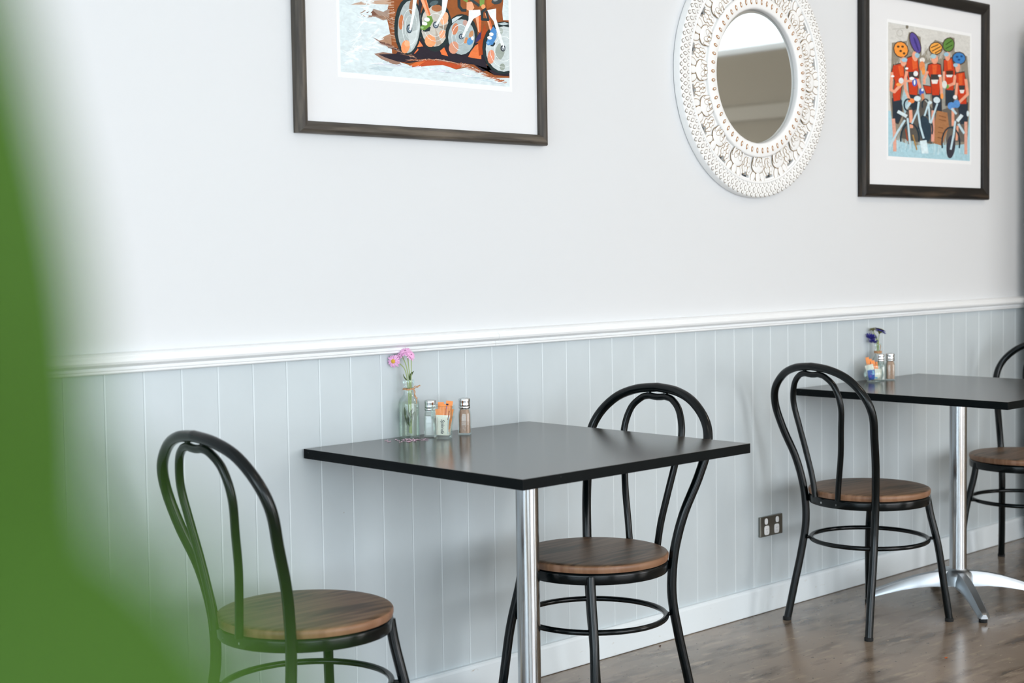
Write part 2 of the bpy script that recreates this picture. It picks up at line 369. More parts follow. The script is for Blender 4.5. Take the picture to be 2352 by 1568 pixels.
# ------------------------------------------------------------------ chairs
ZK = [0, .12, .22, .32, .40, .47, .55, .64, .72, .78, .83]
WK = [0.177, 0.1651, 0.1559, 0.1484, 0.151, 0.1585, 0.1735, 0.1959, 0.2085, 0.1898, 0.1375]
BKo = [0.204, 0.1808, 0.1599, 0.1440, 0.1425, 0.1495, 0.1665, 0.1981, 0.2215, 0.2410, 0.2560]
ZI = [.43, .5, .58, .66, .74, .80]
WI = [0.0484, 0.0584, 0.075, 0.0895, 0.1020, 0.0870]
BI = [0.2040, 0.2085, 0.2182, 0.2327, 0.2469, 0.2583]
def make_chair():
    c = empty('cafe_chair')
    # round wooden seat
    w = MB()
    pf = [(0.0, 0.4507), (0.12, 0.4507), (0.178, 0.4505), (0.190, 0.4498), (0.1955, 0.4475)]
    w.lathe(pf, seg=72); w.lathe([(0.1955, 0.4475), (0.1978, 0.444), (0.1976, 0.436), (0.1955, 0.4295), (0.19, 0.4285), (0.0, 0.4285)], seg=72, mi=1)
    bmesh.ops.remove_doubles(w.bm, verts=w.bm.verts[:], dist=1e-6)
    w.build('seat', [M_seat, M_seat_edge], c)
    w = MB(); w.lathe([(0.155, 0.4278), (0.1935, 0.4278), (0.1962, 0.4255), (0.1968, 0.421), (0.1966, 0.403), (0.1945, 0.3995), (0.186, 0.399), (0.184, 0.402), (0.184, 0.420), (0.155, 0.420), (0.155, 0.4278)], seg=72); w.build('seat_frame', M_black, c)
    # outer bow and rear legs are one bent tube; the part below the seat is the leg
    low = [(-b, w_, z) for z, w_, b in zip(ZK, WK, BKo)]
    side = crom(low + [(-0.268, 0.072, 0.8555), (-0.272, 0.0, 0.8635)], 8)
    cut = min(range(len(side)), key=lambda i: abs(side[i].z - 0.415))
    bow = [Vector(p) for p in side[cut:]] + [Vector((p.x, -p.y, p.z)) for p in reversed(side[cut:-1])]
    MB().tube(bow, 0.0127, seg=18, caps=False).build('back_frame', M_black, c)
    for s in (1, -1):
        o = MB().tube([(p.x, s*p.y, p.z) for p in side[:cut+1] if p.z >= 0.006] , 0.0127, seg=18, caps=False).build('leg', M_black, c)
        MB().lathe([(0.0, 0.0), (0.0135, 0.0), (0.0142, 0.002), (0.0142, 0.010), (0.0129, 0.0115)], c=(-0.204, s*0.177, 0), seg=20).build('rubber_foot', M_rubber, o)
    for s in (1, -1):
        pts = crom([(0.195, s*0.172, 0.006), (0.181, s*0.162, 0.12), (0.167, s*0.149, 0.25), (0.152, s*0.128, 0.36), (0.146, s*0.120, 0.4195)], 6)
        o = MB().tube(pts, 0.0123, seg=18).build('leg', M_black, c)
        MB().lathe([(0.0, 0.0), (0.0135, 0.0), (0.0142, 0.002), (0.0142, 0.010), (0.0129, 0.0115)], c=(0.195, s*0.172, 0), seg=20).build('rubber_foot', M_rubber, o)
    # inner bow with its little dip at the top
    s1 = crom([(-b, w_, z) for z, w_, b in zip(ZI, WI, BI)] + [(-0.267, 0.058, 0.8300), (-0.2695, 0.032, 0.8385), (-0.2700, 0.012, 0.8372), (-0.2702, 0.0, 0.8365)], 7)
    inner = s1 + [Vector((p.x, -p.y, p.z)) for p in reversed(s1[:-1])]
    w = MB(); w.tube(inner, 0.0095, seg=16)
    for s in (1, -1): w.tube([(-0.2700, s*0.030, 0.8420), (-0.2708, s*0.030, 0.855)], 0.0065, seg=8)
    w.build('inner_bow', M_black, c)
    w = MB()
    for s in (1, -1): w.lathe([(0, 0), (0.0035, 0), (0.0035, 0.002), (0.0015, 0.003), (0, 0.003)], seg=10)
    sc = w.build('screw', M_chrome, c); sc.rotation_euler = (0, -PI/2, 0); sc.location = (-0.1925, 0.032, 0.412)
    sc2 = sc.copy(); COL.objects.link(sc2); sc2.location = (-0.1925, -0.032, 0.412)
    # ring stretcher between the legs
    ring = [(0.1475*math.cos(2*PI*k/64), 0.1475*math.sin(2*PI*k/64), 0.2775) for k in range(64)] if False else [(RR*math.cos(2*PI*k/64), RR*math.sin(2*PI*k/64), 0.2775) for k in range(64)]
    w = MB(); w.tube(ring, 0.0075, seg=12, closed=True)
    for sx, sy in ((-0.1525, 0.1505), (-0.1525, -0.1505), (0.163, 0.144), (0.163, -0.144)):
        v = Vector((sx, sy, 0)).normalized()*RR
        w.tube([(v.x*0.98, v.y*0.98, 0.2775), (sx, sy, 0.2775)], 0.0055, seg=8)
    w.build('ring_stretcher', M_black, c)
    return c
RR = 0.190
chair = make_chair()
CH = [((0.6650, -0.3603), -0.0159, 'black bow-back chair nearest the blurred green leaves, at the left of the picture'),
      ((1.5743, -0.3930), 3.1653, 'black bow-back chair pushed in behind the chrome column of the nearest table'),
      ((2.9693, -0.3339), -0.1455, 'black bow-back chair beside the power outlet, left of the far table'),
      ((4.0280, -0.3277), 3.2125, 'black bow-back chair at the right edge of the picture, behind the far table')]
for i, (p, a, lb) in enumerate(CH):
    o = chair if i == 0 else copy_tree(chair)
    o.location = (p[0], p[1], 0); o.rotation_euler = (0, 0, a); tag(o, lb, 'chair', 'black bow-back cafe chairs')
PRINT_ONE="96552E,1188,872,337,757,322,370,302,312,319,261,333,194,339,118,268,106,341,86,446,69,478,57,576,73,698,86,787,68,897,93,983,67,1071,43,1188,51,1188,372,1144,368,1139,415,1188,739;A58E80,126,305,161,326,223,338,285,330,327,351,325,298,283,285,232,299,171,289;7A5545,146,311,213,333,253,307,207,303;C3A58F,71,345,137,367,276,390,338,400,338,372,224,364,162,354;B08A70,250,179,292,205,334,222,337,154,316,144,296,167;9A7A6A,217,108,279,121,352,119,404,62,340,65,268,84;C3D3D8,179,29,246,46,350,42,329,26,246,24;2C2630,248,107,373,121,535,187,728,170,899,184,962,146,996,98,1071,58,1185,60,1186,95,1102,97,983,71,897,116,755,109,615,111,452,78,372,80,294,94;2C2630,384,138,547,221,987,225,1019,91,926,105,754,105,588,113,425,80,352,107;9A5A30,752,481,888,496,886,390,816,320,760,331,739,396;C0502A,452,64,566,105,671,107,788,97,868,99,788,72,687,85,576,72,489,58;E0703A,457,66,500,86,566,95,511,64;F08A55,511,166,528,201,554,174;E8733C,488,130,516,161,521,153,496,131;F07A42,667,169,698,188,730,135,683,141;E87B45,875,144,916,202,975,233,973,139,903,140;B04A20,952,222,988,294,1001,337,1023,288,987,225,985,165,956,155;263436,759,302,752,258,735,218,708,185,675,162,638,152,603,156,571,173,547,202,531,239,527,281,533,324,551,364,577,397,609,420,645,430,681,427,713,411,738,382,754,345;C9C4BA,737,300,731,265,716,232,693,205,665,187,635,179,605,182,578,195,557,218,544,248,540,282,545,317,560,349,582,376,610,394,640,403,670,400,698,387,719,364,732,334;F7A673,643,216,642,198,630,183,611,175,591,175,574,184,565,199,567,216,578,231,597,240,618,240,634,231;F5B48C,735,334,724,317,709,305,694,301,681,308,676,322,679,340,689,357,704,369,720,372,732,366,737,352;F2AE86,720,249,713,238,702,230,688,227,675,231,668,240,667,251,674,263,685,271,699,273,712,270,719,261;A86B45,694,390,689,380,674,371,655,367,635,368,621,373,616,382,622,392,636,400,656,404,675,404,689,398;9C8E7E,664,289,731,308,727,270,669,286;B3A596,641,279,684,200,645,184;E9EEEE,701,301,705,301,701,281,698,282;E9EEEE,698,282,701,281,692,263,689,264;E9EEEE,689,264,692,263,677,247,676,249;E9EEEE,676,249,677,247,660,237,659,239;E9EEEE,659,239,660,237,640,232,640,234;E9EEEE,640,234,640,232,621,233,622,236;E9EEEE,622,236,621,233,604,241,606,243;E9EEEE,606,243,604,241,591,254,593,255;E9EEEE,593,255,591,254,582,270,585,271;E9EEEE,585,271,582,270,580,290,583,290;E9EEEE,583,290,580,290,583,309,586,309;E9EEEE,586,309,583,309,592,328,595,327;E9EEEE,595,327,592,328,607,343,608,341;E9EEEE,608,341,607,343,624,354,625,352;E9EEEE,625,352,624,354,643,359,643,356;E9EEEE,643,356,643,359,663,358,662,355;E9EEEE,662,355,663,358,680,350,678,348;E9EEEE,678,348,680,350,694,338,691,336;E9EEEE,691,336,694,338,702,321,699,320;E9EEEE,699,320,702,321,705,301,701,301;E9EEEE,718,273,721,272,707,247,705,248;E9EEEE,705,248,707,247,687,226,686,228;E9EEEE,686,228,687,226,663,213,662,215;E9EEEE,662,215,663,213,637,207,637,209;E9EEEE,637,209,637,207,611,210,612,212;E9EEEE,612,212,611,210,589,221,590,223;E9EEEE,590,223,589,221,571,240,574,241;E9EEEE,574,241,571,240,561,264,563,265;E9EEEE,563,265,561,264,558,291,561,291;E9EEEE,561,291,558,291,564,318,566,318;263436,548,278,540,230,523,187,499,151,471,128,441,119,412,125,386,145,368,178,357,219,356,265,364,312,380,355,404,390,432,414,462,424,491,419,517,399,536,367,547,325;B4BEBE,534,272,526,229,511,189,491,158,468,137,444,129,421,135,402,154,388,184,380,222,381,264,388,307,403,346,422,377,445,398,470,407,493,401,512,383,526,353,534,315;F59A66,459,160,450,143,437,130,421,126,408,131,401,145,401,163,410,181,423,194,439,198,452,192,460,179;C8774A,421,288,416,268,408,253,398,247,391,253,387,267,387,287,392,307,400,322,409,328,417,322,421,308;A8704E,496,375,492,355,484,341,474,335,466,340,461,354,460,373,465,392,472,407,482,413,490,408,495,394;CDD6D6,445,232,516,259,528,334,535,392,537,294,509,201,470,149;E6EDEE,511,271,515,271,511,242,508,242;E6EDEE,508,242,511,242,503,214,501,215;E6EDEE,501,215,503,214,491,192,489,194;E6EDEE,489,194,491,192,476,177,475,180;E6EDEE,475,180,476,177,460,171,460,174;E6EDEE,460,174,460,171,443,175,445,177;E6EDEE,445,177,443,175,429,187,431,189;E6EDEE,431,189,429,187,418,207,421,208;E6EDEE,421,208,418,207,411,233,415,234;E6EDEE,415,234,411,233,410,262,413,262;E6EDEE,413,262,410,262,413,291,416,291;E6EDEE,416,291,413,291,421,318,424,317;E6EDEE,424,317,421,318,433,340,435,339;E6EDEE,435,339,433,340,448,355,449,353;E6EDEE,449,353,448,355,464,362,464,359;E6EDEE,464,359,464,362,480,359,479,356;E6EDEE,479,356,480,359,495,346,493,344;E6EDEE,493,344,495,346,506,326,503,325;E6EDEE,503,325,506,326,513,301,510,300;E6EDEE,510,300,513,301,515,271,511,271;E6EDEE,460,206,460,204,450,207,450,209;E6EDEE,450,209,450,207,440,216,442,217;E6EDEE,442,217,440,216,433,230,435,232;E6EDEE,435,232,433,230,429,249,432,250;E6EDEE,432,250,429,249,429,269,432,269;E6EDEE,432,269,429,269,432,289,435,289;E6EDEE,435,289,432,289,439,307,441,306;E6EDEE,441,306,439,307,448,320,449,319;E6EDEE,449,319,448,320,459,328,459,326;E6EDEE,459,326,459,328,470,328,469,326;E6EDEE,469,326,470,328,480,322,479,320;F8B488,460,181,457,172,450,166,441,163,431,164,425,170,422,177,425,186,432,192,441,195,451,194,458,189;33424E,479,260,476,248,469,238,458,234,448,237,441,245,439,256,442,268,449,278,460,282,470,279,477,272;8FA2AF,475,259,472,251,467,244,460,241,453,243,447,248,446,257,448,266,453,272,461,275,468,274,473,268;33424E,469,258,468,253,465,249,460,247,456,248,453,251,452,257,453,262,457,266,461,268,465,267,468,263;EEF2F3,491,575,524,579,514,414,502,352,471,251,456,250,477,329,488,412;30303A,531,441,524,374,535,273,542,233,534,335,551,394;2E3A3E,573,625,703,641,697,417,628,401,597,377,573,396;55676C,665,422,664,415,654,407,639,399,623,395,609,395,602,399,604,406,613,414,628,421,645,426,658,426;F4AE88,520,456,569,461,609,346,588,331;E07A48,553,443,569,445,609,346,599,341;26343A,548,254,592,287,609,280,600,259,570,252;6E9644,587,338,615,340,627,315,606,286,564,259,539,262,533,275,560,292,566,317;9CC08A,559,272,557,269,552,267,547,267,542,268,538,270,538,273,540,276,544,278,550,278,555,277,558,275;EEF2F3,602,317,598,311,589,308,579,307,570,310,565,315,564,321,569,326,577,330,587,330,596,328,602,323;EEF2F3,585,294,581,289,573,286,563,286,554,288,548,293,547,298,552,302,560,305,570,306,579,303,584,299;3C4A58,666,298,663,288,655,280,644,277,634,279,626,285,624,294,627,303,635,311,645,314,656,313,663,307;A9B5BF,659,297,657,291,652,286,645,283,639,284,634,288,633,295,634,301,639,306,646,308,653,307,657,303;3C4A58,654,297,653,293,650,290,647,289,643,289,641,292,640,295,641,299,643,302,647,303,651,302,653,300;EEF2F3,707,600,749,605,734,437,716,373,654,292,641,297,688,366;2F3C40,803,473,805,407,826,410,824,476;2F3C40,804,409,832,385,849,395,820,420;2F3C40,832,385,868,388,869,403,833,400;263436,949,271,942,236,924,203,897,176,863,157,826,149,790,151,757,164,732,187,716,216,711,250,718,285,735,317,762,344,795,363,831,372,868,370,901,357,927,335,944,305;AEBBBD,927,256,922,226,907,198,885,175,857,159,826,151,796,154,769,165,748,185,735,210,731,239,737,269,751,297,773,320,800,336,831,344,861,342,888,331,910,311,923,286;D08562,804,285,797,269,785,258,772,254,763,259,758,272,760,288,768,304,780,316,792,320,802,314,806,302;D9997C,805,183,796,166,780,154,762,151,746,156,736,169,736,187,745,204,761,216,779,220,795,214,805,201;C9A296,874,329,872,321,865,314,857,311,848,313,842,318,840,326,842,334,849,340,858,343,866,342,872,337;D8905E,873,229,867,220,859,215,851,214,845,218,843,225,846,234,852,242,860,248,868,249,874,245,876,238;C58F66,916,266,909,256,899,249,890,248,884,252,882,261,886,271,893,281,902,288,911,290,917,285,919,277;E8EEF0,818,177,818,174,798,176,799,179;E8EEF0,799,179,798,176,780,185,782,187;E8EEF0,782,187,780,185,766,200,769,202;E8EEF0,769,202,766,200,758,220,761,221;E8EEF0,761,221,758,220,756,242,760,242;E8EEF0,760,242,756,242,760,265,764,264;E8EEF0,764,264,760,265,771,285,774,284;E8EEF0,774,284,771,285,787,302,789,299;E8EEF0,789,299,787,302,806,312,807,309;E8EEF0,807,309,806,312,827,316,826,313;E8EEF0,826,313,827,316,847,312,845,310;E8EEF0,845,310,847,312,864,302,861,299;E8EEF0,861,299,864,302,877,285,873,284;D5DFE2,853,248,856,248,854,236,851,236;D5DFE2,851,236,854,236,848,224,846,225;D5DFE2,846,225,848,224,840,215,839,217;D5DFE2,839,217,840,215,830,209,829,211;D5DFE2,829,211,830,209,819,206,819,208;D5DFE2,819,208,819,206,808,207,809,209;D5DFE2,809,209,808,207,798,211,800,213;D5DFE2,800,213,798,211,791,219,793,221;D5DFE2,793,221,791,219,786,230,789,231;D5DFE2,789,231,786,230,784,242,787,242;D5DFE2,787,242,784,242,786,254,789,253;D5DFE2,789,253,786,254,792,265,794,264;D5DFE2,794,264,792,265,800,274,801,273;D5DFE2,801,273,800,274,810,281,811,279;D5DFE2,811,279,810,281,821,284,821,282;D5DFE2,821,282,821,284,832,283,831,281;D5DFE2,831,281,832,283,842,278,840,276;D5DFE2,840,276,842,278,849,270,847,269;D5DFE2,847,269,849,270,854,260,851,259;D5DFE2,851,259,854,260,856,248,853,248;C9D6DA,760,336,794,354,840,364,794,335,762,315;5A9AD0,911,225,902,215,890,209,878,209,870,214,867,224,871,235,881,245,893,251,904,251,912,246,915,236;EEF2F3,919,249,918,244,914,239,909,237,903,238,900,242,898,247,900,253,904,257,909,259,914,258,918,255;3C4A58,846,251,843,243,836,237,826,234,817,235,810,240,808,248,811,256,818,263,827,266,837,264,843,259;A9B5BF,840,251,838,245,834,241,828,239,822,240,817,244,816,249,818,254,822,258,828,260,834,259,838,256;3C4A58,835,250,834,247,832,245,829,244,826,244,824,246,823,249,824,252,826,255,829,256,832,255,835,253;3A3560,959,278,977,293,970,249,928,220,935,246;F4AE88,932,371,981,376,969,283,953,286;E8703A,958,374,981,376,969,283,960,285;F4AE88,870,439,910,447,927,415,898,387,869,401;EEF2F3,886,398,970,409,974,382,917,353,843,246,830,250,882,347;3A474B,867,464,920,440,932,453,879,477;3A474B,912,444,960,423,972,436,924,457;7E9E50,842,474,888,479,876,439,847,445;7E9E50,966,487,1007,491,1000,427,968,428;F5A56E,1011,430,1008,423,1002,418,994,415,986,416,980,420,978,427,980,433,986,438,994,441,1003,440,1008,436;B0602F,1011,509,1046,512,1074,447,1020,416;3E474A,1138,477,1134,468,1120,458,1100,452,1079,450,1063,453,1056,460,1060,470,1074,479,1094,485,1115,487,1131,484;8E9698,1104,476,1102,472,1096,469,1087,466,1078,465,1072,466,1069,468,1071,472,1077,475,1085,478,1094,479,1101,478;263436,1188,78,1140,68,1090,71,1045,89,1011,118,989,157,982,201,991,247,1014,289,1051,325,1096,350,1147,362,1188,360;CBD5D6,1188,92,1187,91,1144,82,1100,85,1062,100,1032,126,1013,159,1007,197,1015,236,1035,273,1066,303,1106,325,1149,335,1188,333;E8997A,1074,158,1068,138,1056,123,1041,118,1029,123,1021,137,1020,157,1026,177,1038,192,1053,197,1065,192,1073,178;9DA79F,1151,191,1146,177,1137,164,1127,153,1115,147,1104,145,1093,148,1085,156,1080,166,1079,180,1081,195,1086,209,1095,222,1105,233,1117,239,1128,241,1139,238,1147,231,1152,220,1154,206;AAB5AE,1142,307,1138,296,1127,287,1112,283,1097,285,1086,292,1083,302,1087,313,1098,322,1113,326,1128,325,1139,318;9BA59B,1153,110,1150,100,1142,92,1132,89,1121,90,1114,97,1111,106,1114,116,1122,124,1133,127,1143,126,1151,119;EEF2F2,1188,158,1188,155,1187,157;EEF2F2,1187,157,1188,155,1188,154,1168,143,1167,146;EEF2F2,1167,146,1168,143,1145,138,1145,141;EEF2F2,1145,141,1145,138,1122,140,1123,142;EEF2F2,1123,142,1122,140,1102,148,1104,150;EEF2F2,1104,150,1102,148,1086,162,1089,164;EEF2F2,1089,164,1086,162,1076,181,1079,182;EEF2F2,1079,182,1076,181,1073,202,1076,203;EEF2F2,1076,203,1073,202,1077,224,1080,224;EEF2F2,1080,224,1077,224,1088,245,1091,244;EEF2F2,1091,244,1088,245,1104,262,1106,260;EEF2F2,1106,260,1104,262,1125,274,1126,271;EEF2F2,1126,271,1125,274,1148,279,1148,276;EEF2F2,1148,276,1148,279,1171,278,1169,275;EEF2F2,1188,267,1169,275,1171,278,1188,271;EEF2F2,1188,121,1188,119,1178,113,1177,115;EEF2F2,1177,115,1178,113,1144,106,1144,108;EEF2F2,1144,108,1144,106,1110,108,1111,110;EEF2F2,1111,110,1110,108,1080,120,1082,122;EEF2F2,1082,122,1080,120,1057,141,1059,143;EEF2F2,1059,143,1057,141,1042,168,1045,169;EEF2F2,1045,169,1042,168,1038,200,1040,200;EEF2F2,1040,200,1038,200,1043,232,1046,231;EEF2F2,1046,231,1043,232,1059,261,1062,260;EEF2F2,1062,260,1059,261,1084,286,1086,284;EEF2F2,1086,284,1084,286,1115,303,1115,301;EEF2F2,1115,301,1115,303,1149,311,1148,309;EEF2F2,1148,309,1149,311,1182,309,1181,307;EEF2F2,1188,305,1181,307,1182,309,1188,307;B9C8CC,1095,344,1156,358,1188,352,1188,350,1143,340;F4AE88,1005,393,1027,404,1066,308,1041,302;E07040,1017,394,1027,404,1066,308,1054,305;2F3C40,1010,425,975,402,987,392,1021,415;2F3C40,976,402,973,353,992,354,994,404;2F3C40,977,350,1035,353,1036,367,979,364;2F3C40,1041,359,1025,409,1007,404,1023,354;EEF2F3,1023,412,1091,427,1090,371,1150,222,1130,215,1069,357,1043,380;26343A,1039,217,1075,241,1081,231,1063,215;4F8CC8,1044,301,1068,327,1092,305,1091,268,1060,225,1022,218,1010,234,1037,264;EEF2F3,1067,279,1063,275,1055,272,1046,272,1039,275,1035,280,1035,285,1040,290,1048,292,1056,292,1064,290,1068,285;EEF2F3,1055,259,1051,254,1043,252,1034,251,1026,254,1020,258,1020,263,1024,267,1032,270,1041,270,1049,268,1054,264;7FB5E2,1036,235,1034,231,1030,228,1025,227,1020,227,1016,229,1014,233,1016,236,1020,239,1025,240,1030,240,1034,238;2A2F3A,1158,214,1156,205,1148,197,1139,194,1129,196,1122,202,1120,211,1123,220,1130,227,1140,230,1149,229,1156,223;B9C2C8,1152,212,1151,206,1146,202,1140,200,1134,201,1130,205,1128,210,1130,216,1135,221,1141,223,1147,222,1151,218;2A2F3A,1148,211,1147,208,1144,206,1141,205,1138,205,1136,207,1136,210,1136,213,1139,216,1142,217,1145,216,1147,214;EEF2F3,1135,238,1148,239,1146,211,1140,208;35506A,435,467,521,701,630,735,680,494,596,448;B9402E,763,490,825,719,969,758,1023,531,877,477;F4AE88,637,765,630,743,614,726,592,718,570,721,555,733,549,753,556,774,572,792,594,800,616,797,631,785;F4AE88,964,796,958,774,940,756,917,747,894,750,878,763,872,783,879,805,896,823,919,832,942,829,959,816;E8A23A,652,811,652,803,646,794,634,785,619,776,602,769,583,764,566,762,551,763,541,766,536,772,536,780,542,789,553,799,568,807,586,814,604,819,622,822,636,821,647,817;4F8CC8,982,824,976,816,966,808,950,803,932,799,912,798,893,799,877,802,865,808,858,815,857,823,862,831,873,838,888,844,906,848,926,849,944,848,961,844,973,839,981,832"
